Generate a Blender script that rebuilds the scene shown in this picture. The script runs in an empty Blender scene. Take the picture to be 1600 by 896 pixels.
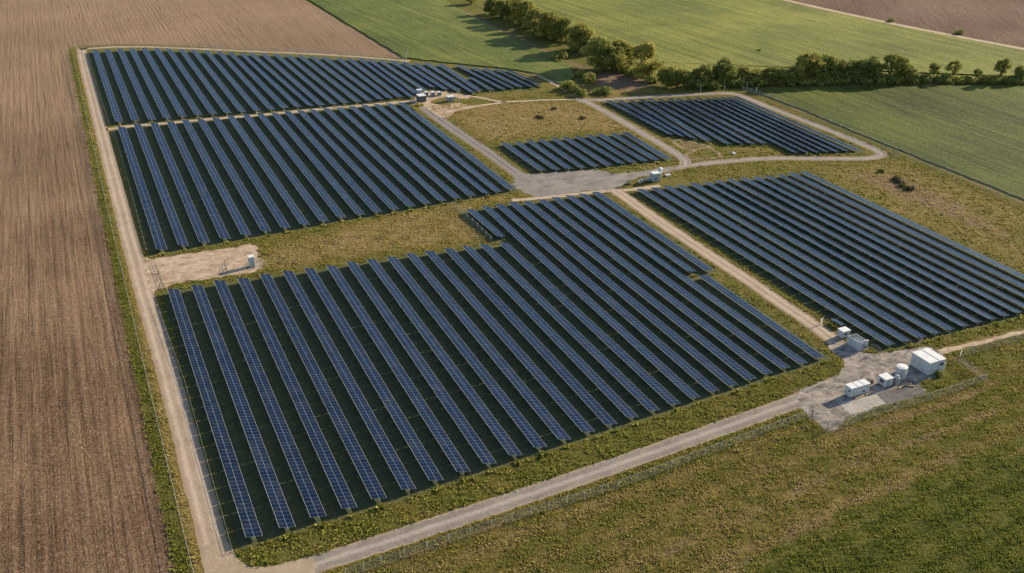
import bpy, bmesh, math, random
import numpy as np
from mathutils import Vector, Matrix
# plan of the site in metres: x across the panel rows, y along them, camera above the origin
ROWS = [
    ('A', 13.77, 450.66, 12.91, 601.73),
    ('A', 20.6, 449.53, 19.43, 600.82),
    ('A', 27.49, 448.28, 26.07, 599.34),
    ('A', 34.01, 447.42, 32.35, 597.69),
    ('A', 40.76, 447.23, 38.97, 595.0),
    ('A', 47.55, 446.62, 45.36, 592.07),
    ('A', 54.0, 445.31, 51.58, 588.34),
    ('A', 60.36, 444.49, 58.07, 583.62),
    ('A', 66.76, 444.01, 64.29, 579.2),
    ('A', 73.38, 442.54, 70.65, 574.03),
    ('A', 79.85, 441.84, 76.91, 568.58),
    ('A', 86.02, 441.97, 82.37, 563.52),
    ('A', 92.06, 441.27, 88.02, 559.58),
    ('A', 98.04, 440.38, 92.82, 556.53),
    ('A', 102.69, 439.42, 98.78, 553.12),
    ('A', 108.57, 438.36, 104.97, 549.95),
    ('A', 114.09, 438.43, 110.73, 544.96),
    ('A', 120.12, 437.92, 116.62, 541.42),
    ('A', 125.76, 437.13, 122.19, 536.71),
    ('A', 131.23, 437.28, 128.05, 532.04),
    ('A', 136.05, 437.26, 134.68, 526.05),
    ('A', 140.98, 437.46, 139.83, 523.04),
    ('A', 146.34, 435.01, 145.35, 519.85),
    ('A', 150.5, 439.33, 149.55, 515.5),
    ('A2', 155.88, 444.54, 154.3, 511.87),
    ('A2', 161.88, 447.01, 159.62, 507.83),
    ('A2', 166.27, 441.07, 164.69, 503.12),
    ('A2', 170.89, 436.36, 169.78, 498.1),
    ('A2', 176.46, 429.96, 175.42, 494.73),
    ('A2', 180.51, 431.95, 181.33, 489.67),
    ('A2', 186.57, 431.11, 186.12, 456.63),
    ('A2', 192.26, 429.8, 189.67, 483.36),
    ('A2', 197.25, 430.0, 194.79, 475.8),
    ('A2', 201.88, 429.46, 199.56, 471.19),
    ('A2', 206.98, 427.64, 205.09, 467.6),
    ('A2', 211.91, 429.38, 209.69, 463.24),
    ('B', 14.64, 300.7, 14.11, 442.97),
    ('B', 21.32, 300.9, 20.79, 443.59),
    ('B', 27.92, 300.74, 27.75, 442.37),
    ('B', 34.59, 301.05, 34.54, 441.14),
    ('B', 41.38, 301.07, 40.98, 441.03),
    ('B', 48.07, 301.49, 47.39, 440.21),
    ('B', 54.62, 301.44, 53.84, 439.72),
    ('B', 61.18, 301.6, 60.5, 439.26),
    ('B', 67.87, 301.83, 67.29, 438.22),
    ('B', 74.24, 302.62, 73.46, 437.71),
    ('B', 80.85, 302.3, 79.67, 436.08),
    ('B', 86.92, 302.06, 85.62, 435.35),
    ('B', 93.13, 302.06, 91.37, 434.85),
    ('B', 99.42, 302.19, 96.76, 434.08),
    ('B', 105.24, 302.44, 103.11, 433.22),
    ('B', 111.31, 302.76, 109.29, 432.68),
    ('B', 117.04, 302.86, 115.04, 431.66),
    ('B', 122.84, 302.97, 120.97, 431.03),
    ('B', 128.7, 302.87, 126.58, 430.1),
    ('B', 133.2, 302.79, 132.38, 428.97),
    ('B', 138.76, 303.18, 138.07, 427.9),
    ('C', 14.72, 153.05, 14.23, 270.72),
    ('C', 21.25, 153.01, 20.95, 270.4),
    ('C', 27.63, 153.53, 27.48, 269.97),
    ('C', 34.06, 153.59, 34.24, 269.24),
    ('C', 40.45, 153.86, 40.82, 268.62),
    ('C', 47.02, 154.14, 47.5, 268.0),
    ('C', 53.29, 154.52, 54.0, 267.48),
    ('C', 59.63, 154.83, 60.59, 266.96),
    ('C', 65.89, 155.14, 66.9, 266.6),
    ('C', 72.26, 155.49, 73.26, 265.74),
    ('C', 78.54, 155.83, 79.56, 265.45),
    ('C', 84.72, 156.16, 85.88, 264.65),
    ('C', 91.05, 156.49, 91.91, 264.02),
    ('C', 97.21, 156.99, 98.19, 263.29),
    ('C', 103.24, 157.34, 104.25, 262.41),
    ('C', 109.31, 157.66, 109.81, 261.51),
    ('C', 115.31, 157.96, 116.08, 260.02),
    ('C', 121.18, 158.29, 123.15, 291.3),
    ('C', 127.04, 158.7, 128.32, 290.92),
    ('C', 132.86, 158.87, 133.53, 290.54),
    ('C', 138.68, 159.42, 138.66, 289.87),
    ('C', 144.15, 159.88, 144.18, 289.38),
    ('C', 149.85, 160.11, 149.61, 288.61),
    ('C', 155.46, 160.11, 155.02, 288.21),
    ('C', 161.26, 160.58, 161.36, 213.81),
    ('C', 117.79, 264.88, 117.09, 291.45),
    ('C', 160.15, 216.81, 160.22, 287.57),
    ('C', 165.29, 215.44, 165.46, 286.93),
    ('D', 158.1, 316.58, 158.06, 352.29),
    ('D', 163.57, 314.87, 163.53, 351.45),
    ('D', 168.51, 313.73, 169.08, 351.33),
    ('D', 173.75, 312.61, 174.31, 350.07),
    ('D', 179.2, 311.82, 179.92, 349.77),
    ('D', 184.57, 310.9, 184.93, 348.9),
    ('D', 190.38, 310.38, 190.3, 348.07),
    ('D', 195.2, 309.74, 195.54, 347.51),
    ('D', 200.29, 308.99, 200.5, 346.5),
    ('D', 204.95, 308.36, 206.02, 345.63),
    ('D', 209.72, 307.95, 211.5, 344.79),
    ('E', 228.81, 333.51, 229.53, 390.13),
    ('E', 231.84, 329.21, 234.52, 388.57),
    ('E', 234.58, 325.08, 239.71, 386.79),
    ('E', 238.34, 319.85, 244.75, 385.57),
    ('E', 243.38, 312.88, 249.1, 384.18),
    ('E', 248.49, 311.18, 253.34, 382.48),
    ('E', 252.5, 308.79, 257.95, 380.74),
    ('E', 257.52, 307.04, 261.76, 379.6),
    ('E', 261.94, 292.38, 266.44, 377.82),
    ('E', 265.98, 290.53, 270.82, 376.67),
    ('E', 270.0, 289.03, 274.9, 374.8),
    ('E', 274.06, 287.7, 278.7, 374.29),
    ('E', 277.82, 286.15, 282.02, 373.01),
    ('E', 282.16, 285.13, 285.27, 371.27),
    ('E', 286.41, 284.07, 288.99, 370.19),
    ('F', 182.93, 157.95, 181.96, 283.65),
    ('F', 188.17, 157.48, 187.58, 282.74),
    ('F', 193.3, 157.38, 192.63, 281.88),
    ('F', 198.6, 157.43, 197.6, 280.85),
    ('F', 203.63, 157.25, 203.24, 280.11),
    ('F', 208.88, 157.12, 208.59, 279.52),
    ('F', 213.95, 157.07, 213.46, 278.79),
    ('F', 219.07, 156.73, 218.47, 278.01),
    ('F', 223.94, 156.66, 223.96, 277.01),
    ('F', 228.79, 156.51, 228.82, 275.93),
    ('F', 233.6, 156.27, 233.6, 275.28),
    ('F', 238.87, 155.97, 238.87, 274.26),
    ('F', 243.94, 155.58, 243.94, 273.5),
    ('F', 249.23, 155.1, 249.23, 272.4),
]
BROWN_EDGE = [(3.2, 621.8), (24.8, 618.2), (45.4, 607.8), (65.4, 593.3), (84.8, 578.1), (97.6, 567.9), (120.0, 552.4), (147.9, 531.2), (169.2, 513.2)]
FIELD_ONE = [(169.0, 514.9), (187.6, 493.5), (203.5, 476.9), (213.8, 466.1), (222.2, 450.4), (223.3, 430.3), (224.7, 420.3), (237.0, 439.3), (246.1, 458.9), (247.3, 477.3), (246.3, 501.4), (246.8, 538.0), (247.6, 574.3), (247.3, 605.7), (249.7, 638.5), (253.5, 662.9)]
FIELD_TWO = [(285.2, 648.3), (289.8, 600.4), (286.2, 546.1), (282.4, 490.1), (282.9, 448.2), (279.4, 417.0)]
CROP_TOP = [(304.4, 379.8), (319.4, 376.2), (345.1, 365.7), (375.3, 353.2), (406.1, 341.1), (436.1, 328.0)]
CROP_LEFT = [(304.4, 379.8), (305.8, 342.6), (304.4, 307.0), (304.3, 280.4), (304.3, 246.9), (304.3, 217.7)]
TRACK = [(476.2, 566.1), (480.3, 520.3), (487.0, 467.8), (495.6, 423.9), (504.1, 384.9)]
CROSS = [(7.7, 445.0), (16.9, 446.4), (33.3, 444.1), (55.1, 441.7), (79.9, 438.0), (108.0, 436.6), (131.2, 432.6), (145.4, 431.5)]
TOPTRACK = [(4.9, 613.9), (31.3, 610.1), (64.7, 588.3), (97.0, 564.7), (128.9, 543.3), (158.7, 517.9), (169.8, 506.4)]
CENTRAL = [(146.4, 429.8), (146.4, 419.2), (146.3, 403.5), (146.7, 387.4), (147.7, 362.4), (148.4, 342.3), (148.6, 323.9), (148.8, 309.8)]
PLAZA = [(149.3, 321.9), (151.4, 317.0), (162.1, 314.5), (172.4, 312.6), (180.5, 309.2), (182.2, 303.7), (189.1, 301.7), (199.6, 301.3), (211.0, 301.3), (208.4, 296.5), (195.9, 296.3), (189.6, 296.4), (182.7, 294.3), (177.4, 290.0), (174.5, 288.8), (167.2, 291.4), (155.2, 293.0), (144.4, 293.4), (142.8, 298.7), (142.4, 310.5)]
LIGHTBAND = [(135.4, 295.2), (144.5, 292.7), (159.3, 290.8), (168.1, 289.6), (179.7, 286.1), (186.2, 285.3), (192.2, 285.1)]
EASTROAD = [(209.1, 299.4), (221.3, 298.7), (232.4, 296.9), (245.9, 294.3), (257.3, 289.2), (271.8, 282.0), (282.3, 277.0), (289.0, 275.6), (294.2, 277.1), (295.8, 281.7), (296.3, 290.0), (296.4, 310.1), (295.4, 332.4), (294.8, 352.3), (294.8, 369.6), (294.1, 376.9), (290.5, 379.8), (280.0, 383.3), (260.9, 388.3), (243.5, 392.6), (228.6, 394.5), (219.3, 400.0)]
DEROAD = [(219.0, 399.5), (220.9, 392.1), (220.9, 374.8), (219.8, 349.8), (219.1, 328.2), (218.0, 312.0), (217.0, 304.8), (212.7, 299.3)]
PALETRACK = [(219.3, 400.0), (209.4, 404.5), (198.9, 407.8), (188.3, 410.6), (184.1, 411.7), (180.8, 416.4), (177.2, 423.6), (171.6, 430.5), (165.7, 437.0)]
PALETRACK2 = [(185.3, 411.4), (178.4, 410.9), (170.0, 410.7), (161.2, 409.0), (154.2, 407.6)]
FARYARD = [(144.0, 432.1), (152.0, 440.8), (156.8, 444.9), (164.5, 442.7), (169.1, 435.5), (174.0, 425.7), (168.9, 423.1), (165.3, 430.9), (160.0, 430.9), (152.9, 428.0), (152.1, 422.4), (158.6, 418.9), (164.4, 420.3), (166.2, 414.8), (170.0, 410.7), (165.3, 407.1), (158.2, 408.0), (153.7, 402.3), (149.4, 396.7), (147.8, 403.9), (147.0, 418.9)]
NWTRACK = [(219.8, 401.0), (221.3, 416.6), (222.4, 432.1), (222.2, 449.7), (218.5, 463.9), (209.8, 474.0)]
CFROAD = [(174.4, 287.8), (174.3, 281.5), (173.8, 269.5), (173.3, 254.5), (173.3, 238.6), (173.1, 222.9), (173.3, 209.3), (172.9, 196.4), (172.8, 184.7), (172.6, 174.6), (171.8, 166.5), (170.1, 159.6)]
YARD = [(145.8, 151.7), (155.0, 152.2), (161.7, 153.1), (165.7, 156.0), (167.7, 160.4), (167.6, 164.4), (172.5, 168.5), (173.6, 166.1), (174.0, 159.2), (177.7, 156.8), (182.9, 155.9), (189.1, 154.9), (192.9, 154.6), (193.2, 151.6), (193.1, 148.7), (189.6, 145.4), (185.9, 142.7), (183.0, 142.4), (179.7, 142.2), (176.3, 142.2), (175.6, 137.7), (169.3, 138.1), (162.3, 138.0), (151.4, 137.6), (148.0, 136.6), (145.3, 135.3), (142.1, 135.1), (142.1, 139.9), (142.3, 144.2)]
PADCONC = [(152.3, 143.2), (151.5, 137.9), (162.5, 138.2), (163.2, 142.1), (158.1, 142.9)]
DARKASPH = [(162.4, 139.4), (162.3, 137.6), (175.2, 137.6), (176.0, 142.3), (172.5, 142.6), (167.3, 142.4), (163.3, 142.1)]
EXITROAD = [(191.9, 151.0), (202.7, 150.3), (213.5, 149.8), (222.5, 149.2)]
DIRTPAD = [(8.1, 300.2), (12.2, 296.7), (16.9, 297.2), (26.1, 296.2), (35.5, 295.6), (40.9, 296.2), (43.1, 294.4), (42.0, 285.1), (41.5, 275.6), (36.7, 274.3), (31.8, 274.7), (23.0, 275.8), (14.8, 276.7), (11.7, 274.4), (7.7, 272.2)]
YARDSTRIP = [(142.6, 135.2), (145.6, 133.5), (149.5, 132.6), (159.9, 132.3), (169.6, 131.9), (180.0, 132.0), (188.8, 132.9), (192.5, 133.5)]
YARDSTRIP2 = [(194.4, 146.3), (194.2, 141.9), (193.6, 136.8), (192.5, 133.5)]
DIRTRECT = [(218.8, 305.7), (221.4, 311.4), (228.2, 314.0), (235.4, 315.2), (234.2, 307.3), (231.9, 301.4)]
DIRTRECT2 = [(225.9, 328.9), (224.0, 319.1), (226.2, 314.0), (235.9, 315.0), (233.1, 322.3), (229.1, 327.8)]
MEADOW_BC = [(44.4, 288.8), (59.6, 293.0), (78.2, 296.3), (100.3, 299.9), (123.0, 301.5), (137.5, 299.7), (132.8, 295.0), (121.1, 297.0), (115.9, 263.8), (106.3, 267.0), (87.8, 271.1), (67.1, 273.1), (49.0, 274.2), (42.2, 275.3)]
MEADOW_D = [(162.6, 414.1), (187.0, 407.6), (215.8, 396.8), (218.7, 376.9), (217.3, 348.9), (193.9, 355.6), (165.9, 361.6), (157.0, 361.9), (152.9, 373.5), (154.0, 402.2)]
MEADOW_F = [(257.9, 280.2), (286.9, 269.4), (294.3, 270.2), (295.0, 238.3), (295.5, 210.4), (256.0, 177.2), (255.5, 207.2), (255.1, 245.8)]
BROWN_F = [(262.4, 274.9), (284.4, 260.0), (284.7, 228.7), (276.7, 194.6), (265.9, 185.6), (264.1, 215.3), (261.7, 246.3)]
BAND_A = [(110.6, 118.7), (124.8, 121.9), (136.5, 123.3), (151.6, 123.8), (167.8, 124.4), (185.1, 125.1)]
BAND_B = [(70.9, 116.1), (95.3, 117.0), (113.0, 119.8), (132.7, 123.1)]
BAND_C = [(91.1, 106.8), (105.1, 109.6), (127.1, 113.3), (144.5, 113.8), (161.1, 116.3)]
LUSH = [(73.5, 105.3), (95.3, 106.5), (121.3, 110.0), (149.8, 112.6), (178.2, 112.1), (243.7, 110.6), (147.8, 50.3), (63.5, 89.0)]
BROWNPATCH = [(247.1, 437.6), (261.8, 439.6), (267.3, 422.6), (266.0, 408.0), (251.5, 402.8), (239.0, 409.8), (241.1, 423.5)]
PATHTREE = [(248.0, 634.3), (250.5, 586.1), (249.0, 542.9), (248.3, 497.0), (249.8, 468.1), (250.9, 444.6)]
FENCE_LEFT = [(0.8, 614.0), (1.2, 367.2), (1.9, 222.2), (2.4, 149.5)]
FENCE_FRONT = [(28.2, 136.0), (35.3, 136.3), (63.0, 137.3), (87.9, 137.4), (129.1, 140.5), (142.5, 141.4)]
FENCE_YARD = [(142.3, 135.0), (147.1, 134.5), (151.8, 135.5), (162.9, 135.3), (172.8, 135.0), (183.4, 135.1), (192.2, 135.5)]
FENCE_YARD2 = [(192.2, 135.5), (192.4, 139.4), (193.6, 144.9), (196.0, 146.7), (205.2, 146.7), (219.1, 146.3)]
FENCE_RIGHT = [(301.5, 381.1), (303.4, 363.3), (302.4, 338.5), (302.5, 304.8), (301.3, 277.4), (300.9, 243.8), (300.6, 214.6)]
FENCE_INC = [(8.8, 262.9), (10.3, 218.3), (10.2, 151.6)]
FENCE_INB = [(10.6, 440.7), (10.7, 383.9), (10.1, 304.6)]
FENCE_INA = [(8.8, 596.7), (8.8, 530.1), (9.5, 450.3)]
FENCE_MEAD = [(115.4, 297.6), (116.3, 276.4), (115.9, 263.8)]
TREES1 = [(264.3, 644.7), (262.7, 605.7), (263.8, 593.5), (267.2, 587.4), (268.6, 575.6), (268.9, 564.6), (267.5, 548.5), (266.2, 535.0), (265.8, 525.4), (267.7, 518.8), (270.3, 512.1), (266.6, 492.1), (268.3, 484.4), (257.6, 447.5), (260.2, 440.3), (269.1, 445.3), (268.2, 422.2)]
TREES2 = [(270.8, 401.8), (274.5, 398.8), (276.8, 396.4), (283.8, 397.2), (288.2, 395.1), (294.7, 394.9), (299.4, 395.4), (303.0, 393.8), (308.9, 391.0), (314.5, 387.8), (320.4, 385.1), (326.3, 382.4), (332.1, 380.4), (338.0, 379.1), (344.8, 377.3), (349.2, 375.3), (355.6, 373.0), (360.1, 371.0), (366.5, 368.7), (370.6, 366.2), (379.4, 362.8), (384.0, 360.0), (387.5, 359.1)]
TREES3 = [(402.0, 355.2), (410.5, 350.6), (420.4, 344.0), (431.0, 338.5), (438.7, 332.9)]
BUSHES = [(389.0, 358.4), (392.1, 356.3), (395.4, 354.8), (402.4, 350.9), (405.4, 349.5), (411.0, 346.9), (413.5, 345.1), (417.0, 344.2), (421.9, 341.3), (424.4, 339.4), (426.7, 338.3), (432.3, 334.4), (434.6, 333.4), (440.3, 330.8), (326.6, 380.2), (339.3, 375.7), (350.1, 371.5), (360.9, 367.2), (371.3, 362.4), (304.4, 390.4), (288.3, 392.4)]
SHRUBS = [(248.0, 477.0), (223.3, 418.3), (222.9, 412.1), (223.0, 405.7), (240.0, 428.1), (241.9, 440.0), (235.6, 403.7), (232.7, 405.0), (265.4, 429.2), (267.4, 411.5), (244.0, 470.8), (490.5, 476.0), (502.3, 430.6), (145.2, 422.1), (141.2, 417.0), (278.4, 261.9), (277.8, 252.9), (274.3, 246.3), (274.2, 242.7), (362.1, 446.6), (179.7, 143.9)]
PT = {
    'cab_far': (148.6, 428.8),
    'far2': (155.5, 436.7),
    'far3': (161.6, 424.0),
    'far4': (152.3, 441.9),
    'pole1': (151.0, 426.5),
    'pole2': (162.2, 420.2),
    'pole3': (169.8, 512.9),
    'small': (181.6, 291.0),
    'mid': (192.5, 289.0),
    'midtank': (197.7, 295.0),
    'rub1': (192.3, 293.7),
    'rub2': (189.2, 292.8),
    'debris': (239.5, 304.0),
    'kiosk': (38.7, 278.2),
    'barrier0': (11.7, 292.3),
    'barrier1': (12.2, 273.7),
    'post1': (31.5, 284.2),
    'post2': (31.0, 277.0),
    'gate0': (176.2, 159.0),
    'gate1': (176.5, 157.4),
    'post3': (189.3, 156.2),
    'post4': (187.7, 153.7),
    'minipv': (178.1, 173.7),
    'tank': (174.4, 145.0),
    'trafo': (170.8, 143.0),
    'gatea': (173.6, 174.9),
    'gateb': (175.7, 175.6),
    'rg0': (296.7, 275.1),
    'rg1': (295.6, 272.2),
    'wp0': (305.4, 382.6),
    'wp1': (303.9, 372.4),
    'wp2': (280.7, 388.1),
    'wp3': (292.0, 382.9),
    'yp0': (142.6, 141.4),
    'yp1': (141.8, 135.5),
    'yp2': (146.9, 134.6),
    'lever0': (10.0, 272.4),
    'lever1': (7.5, 272.3),
    'gate_f0': (142.6, 141.4),
}
EXPOSURE = 1.10; SKY_STRENGTH = 0.112; SUN_STRENGTH = 4.9
# ------------------------------------------------------------------ set-up
random.seed(7); RNG = np.random.default_rng(11)
scene = bpy.context.scene
COL = scene.collection
R = math.radians
CAM_H = 130.0
SUN_EL, SUN_AZ = R(20.3), R(81.0)          # azimuth clockwise from +Y (the direction of the panel rows)
TILT = R(15.0); AXIS_Z = 1.22

cam = bpy.data.cameras.new('camera'); cam_o = bpy.data.objects.new('camera', cam); COL.objects.link(cam_o)
cam.sensor_width = 36.0; cam.lens = 1500.0/1600.0*36.0
cam.clip_start = 1.0; cam.clip_end = 12000.0
cam_o.location = (0, 0, CAM_H); cam_o.rotation_euler = (R(90-26.961), 0, R(-24.642))
scene.camera = cam_o
scene.render.resolution_x, scene.render.resolution_y = 1024, 573
vs = scene.view_settings
vs.view_transform = 'Standard'; vs.look = 'None'; vs.gamma = 1.0; vs.use_curve_mapping = False
vs.exposure = EXPOSURE

world = bpy.data.worlds.new('World'); scene.world = world; world.use_nodes = True
wn = world.node_tree.nodes; wl = world.node_tree.links
bg = wn['Background']; sky = wn.new('ShaderNodeTexSky')
sky.sky_type = 'NISHITA'; sky.sun_disc = False
sky.sun_elevation = SUN_EL; sky.sun_rotation = SUN_AZ
sky.air_density = 1.0; sky.dust_density = .6; sky.altitude = 100
wl.new(sky.outputs[0], bg.inputs[0]); bg.inputs[1].default_value = SKY_STRENGTH

sun = bpy.data.lights.new('sun', 'SUN'); sun_o = bpy.data.objects.new('sun', sun); COL.objects.link(sun_o)
sun.energy = SUN_STRENGTH; sun.angle = R(0.55); sun.color = (1.0, 0.83, 0.59)
sd = Vector((math.sin(SUN_AZ)*math.cos(SUN_EL), math.cos(SUN_AZ)*math.cos(SUN_EL), math.sin(SUN_EL)))
sun_o.rotation_euler = (-sd).to_track_quat('-Z', 'Y').to_euler(); sun_o.location = (200, 200, 300)

# ------------------------------------------------------------------ node helper
class NT:
    def __init__(self, name):
        self.m = bpy.data.materials.new(name); self.m.use_nodes = True
        self.t = self.m.node_tree; self.t.nodes.clear()
        self.out = self.n('ShaderNodeOutputMaterial')
    def n(self, typ, ins=None, **kw):
        x = self.t.nodes.new(typ)
        for k, v in kw.items(): setattr(x, k, v)
        if ins:
            for k, v in ins.items():
                s = x.inputs[k]
                if isinstance(v, bpy.types.NodeSocket): self.t.links.new(v, s)
                else: s.default_value = v
        return x
    def val(self, v): 
        return v
    def math(self, op, a, b=None, c=None, clamp=False):
        x = self.t.nodes.new('ShaderNodeMath'); x.operation = op; x.use_clamp = clamp
        for i, v in enumerate((a, b, c)):
            if v is None: continue
            if isinstance(v, bpy.types.NodeSocket): self.t.links.new(v, x.inputs[i])
            else: x.inputs[i].default_value = v
        return x.outputs[0]
    def mix(self, f, a, b, blend='MIX'):
        x = self.t.nodes.new('ShaderNodeMix'); x.data_type = 'RGBA'; x.blend_type = blend
        for s, v in ((x.inputs[0], f), (x.inputs[6], a), (x.inputs[7], b)):
            if isinstance(v, bpy.types.NodeSocket): self.t.links.new(v, s)
            elif isinstance(v, (tuple, list)): s.default_value = (*v[:3], 1)
            else: s.default_value = v
        return x.outputs[2]
    def ramp(self, f, stops, interp='LINEAR'):
        x = self.t.nodes.new('ShaderNodeValToRGB'); cr = x.color_ramp; cr.interpolation = interp
        while len(cr.elements) > 1: cr.elements.remove(cr.elements[-1])
        for i, (p, c) in enumerate(stops):
            e = cr.elements[0] if i == 0 else cr.elements.new(p)
            e.position = p; e.color = (*c[:3], 1) if isinstance(c, (tuple, list)) else (c, c, c, 1)
        self.t.links.new(f, x.inputs[0]); return x.outputs[0]
    def pos(self): return self.n('ShaderNodeNewGeometry').outputs['Position']
    def objco(self): return self.n('ShaderNodeTexCoord').outputs['Object']
    def mapv(self, v, scale=(1, 1, 1), rot=(0, 0, 0)):
        return self.n('ShaderNodeMapping', {'Vector': v, 'Scale': scale, 'Rotation': rot}).outputs[0]
    def noise(self, v, scale, detail=3, rough=.55, dist=0.0, col=False):
        x = self.n('ShaderNodeTexNoise', {'Vector': v, 'Scale': scale, 'Detail': detail, 'Roughness': rough, 'Distortion': dist})
        return x.outputs['Color' if col else 'Fac']
    def attr(self, name, out='Fac'): return self.n('ShaderNodeAttribute', attribute_name=name).outputs[out]
    def sep(self, v): return self.n('ShaderNodeSeparateXYZ', {0: v}).outputs
    def bump(self, h, strength, dist=1.0):
        return self.n('ShaderNodeBump', {'Height': h, 'Strength': strength, 'Distance': dist}).outputs[0]
    def bsdf(self, col, rough=.9, spec=.2, normal=None, metal=0.0, **kw):
        d = {'Base Color': col if isinstance(col, bpy.types.NodeSocket) else (*col[:3], 1), 'Roughness': rough,
             'Specular IOR Level': spec, 'Metallic': metal}
        if normal is not None: d['Normal'] = normal
        d.update(kw)
        b = self.n('ShaderNodeBsdfPrincipled', d)
        self.t.links.new(b.outputs[0], self.out.inputs[0]); return b

def simple(name, col, rough=.6, spec=.4, metal=0.0, var=.12, scale=1.3):
    k = NT(name); o = k.objco()
    f = k.noise(o, scale, 4)
    c = k.mix(k.ramp(f, [(.3, 0.0), (.7, 1.0)]), tuple(x*(1-var) for x in col), tuple(min(1, x*(1+var)) for x in col))
    k.bsdf(c, rough, spec, metal=metal); return k.m

# ------------------------------------------------------------------ materials
M = {}
def mat_ground():
    k = NT('grassland'); p = k.pos()
    tone = k.attr('tone'); dirt = k.attr('dirt'); dark = k.attr('dark'); und = k.attr('under')
    n1 = k.noise(p, .045, 4); n2 = k.noise(p, .35, 4, .6, 1.2); n3 = k.noise(p, 1.5, 3, .6, 1.6); n4 = k.noise(p, .16, 3, .6)
    t = k.math('ADD', tone, k.math('MULTIPLY', k.math('SUBTRACT', n1, .5), .75))
    t = k.math('ADD', t, k.math('MULTIPLY', k.math('SUBTRACT', n2, .5), .75))
    t = k.math('ADD', t, k.math('MULTIPLY', k.math('SUBTRACT', n3, .5), .8))
    c = k.ramp(t, [(0.0, (.058, .068, .015)), (.15, (.110, .122, .022)), (.32, (.142, .142, .029)), (.55, (.205, .165, .045)), (.8, (.31, .225, .080)), (1.0, (.34, .245, .125))])
    d = k.math('ADD', dirt, k.math('MULTIPLY', k.math('SUBTRACT', n4, .5), .9))
    d = k.math('ADD', d, k.math('MULTIPLY', k.math('SUBTRACT', n3, .5), .9))
    d = k.ramp(d, [(.42, 0.0), (.68, 1.0)])
    c = k.mix(d, c, k.mix(n3, (.17, .105, .064), (.32, .225, .15)))
    n5 = k.noise(p, .7, 4, .65, 1.5)
    dk = k.math('MULTIPLY', k.math('MULTIPLY', dark, .6), k.ramp(n5, [(.45, 0.0), (.6, 1.0)]))
    c = k.mix(dk, c, (.045, .05, .018))
    n6 = k.noise(p, 2.4, 3, .65, 2.2)
    c = k.mix(k.ramp(n6, [(.36, .28), (.50, 0.0)]), c, (.035, .040, .014))
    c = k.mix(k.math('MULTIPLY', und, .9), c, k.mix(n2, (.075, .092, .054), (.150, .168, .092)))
    h = k.math('ADD', n3, k.math('ADD', n6, k.math('MULTIPLY', n2, 1.2)))
    k.bsdf(c, .95, .08, k.bump(h, 1.0, 1.0)); return k.m
M['ground'] = mat_ground()

def mat_plough(name, c0, c1, c2, rot=0.0, k_b=1.0, HAZE_TINT=0.0):
    k = NT(name); p = k.pos()
    v = k.mapv(p, (1, 1, 1), (0, 0, rot))
    vs_ = k.mapv(v, (1, .035, 1))
    furrow = k.noise(vs_, .9, 3, .6); wide = k.noise(k.mapv(v, (1, .012, 1)), .16, 3, .6)
    swirl = k.noise(v, .55, 4, .6, 2.4); fine = k.noise(v, 1.7, 3, .6, 2.0); big = k.noise(p, .013, 3)
    sx = k.sep(v)[0]
    wave = k.math('SINE', k.math('ADD', k.math('MULTIPLY', sx, 2*math.pi/2.6), k.math('MULTIPLY', swirl, 2.5)))
    a = k.math('ADD', k.math('MULTIPLY', swirl, .5), k.math('MULTIPLY', fine, .5))
    a = k.math('ADD', a, k.math('MULTIPLY', k.math('SUBTRACT', furrow, .5), .34))
    a = k.math('ADD', a, k.math('MULTIPLY', k.math('SUBTRACT', wide, .5), .16))
    a = k.math('ADD', a, k.math('MULTIPLY', k.math('SUBTRACT', big, .5), .45))
    a = k.math('ADD', a, k.math('MULTIPLY', wave, .012))
    c = k.ramp(a, [(.34, c0), (.5, c1), (.68, c2)])
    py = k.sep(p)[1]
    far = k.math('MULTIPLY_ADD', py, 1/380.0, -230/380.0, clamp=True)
    c = k.mix(k.math('MULTIPLY', far, HAZE_TINT), c, (.37, .265, .175))  # soil colour paled towards the far end, imitating distance haze
    thin = k.noise(k.mapv(v, (1, .010, 1)), .55, 2, .5); thin = k.ramp(k.math('ABSOLUTE', k.math('SUBTRACT', thin, .42)), [(.006, 1.0), (.020, 0.0)])
    c = k.mix(k.math('MULTIPLY', thin, k.math('MULTIPLY', fine, .9)), c, tuple(x*.55 for x in c0))
    straw = k.ramp(k.noise(v, 2.6, 3, .7, 3.0), [(.6, 0.0), (.7, 1.0)])
    c = k.mix(k.math('MULTIPLY', straw, .5), c, tuple(x*1.35 for x in c2))
    h = k.math('ADD', k.math('MULTIPLY', swirl, .8), k.math('ADD', fine, k.math('ADD', furrow, k.math('MULTIPLY', wave, .05))))
    k.bsdf(c, .95, .05, k.bump(h, 1.0*k_b, 1.5)); return k.m
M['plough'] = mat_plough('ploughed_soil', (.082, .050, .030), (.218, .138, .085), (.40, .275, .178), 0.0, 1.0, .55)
M['plough_far'] = mat_plough('dark_ploughed_soil', (.085, .054, .040), (.135, .088, .066), (.195, .132, .10), R(35), .6)

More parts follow.
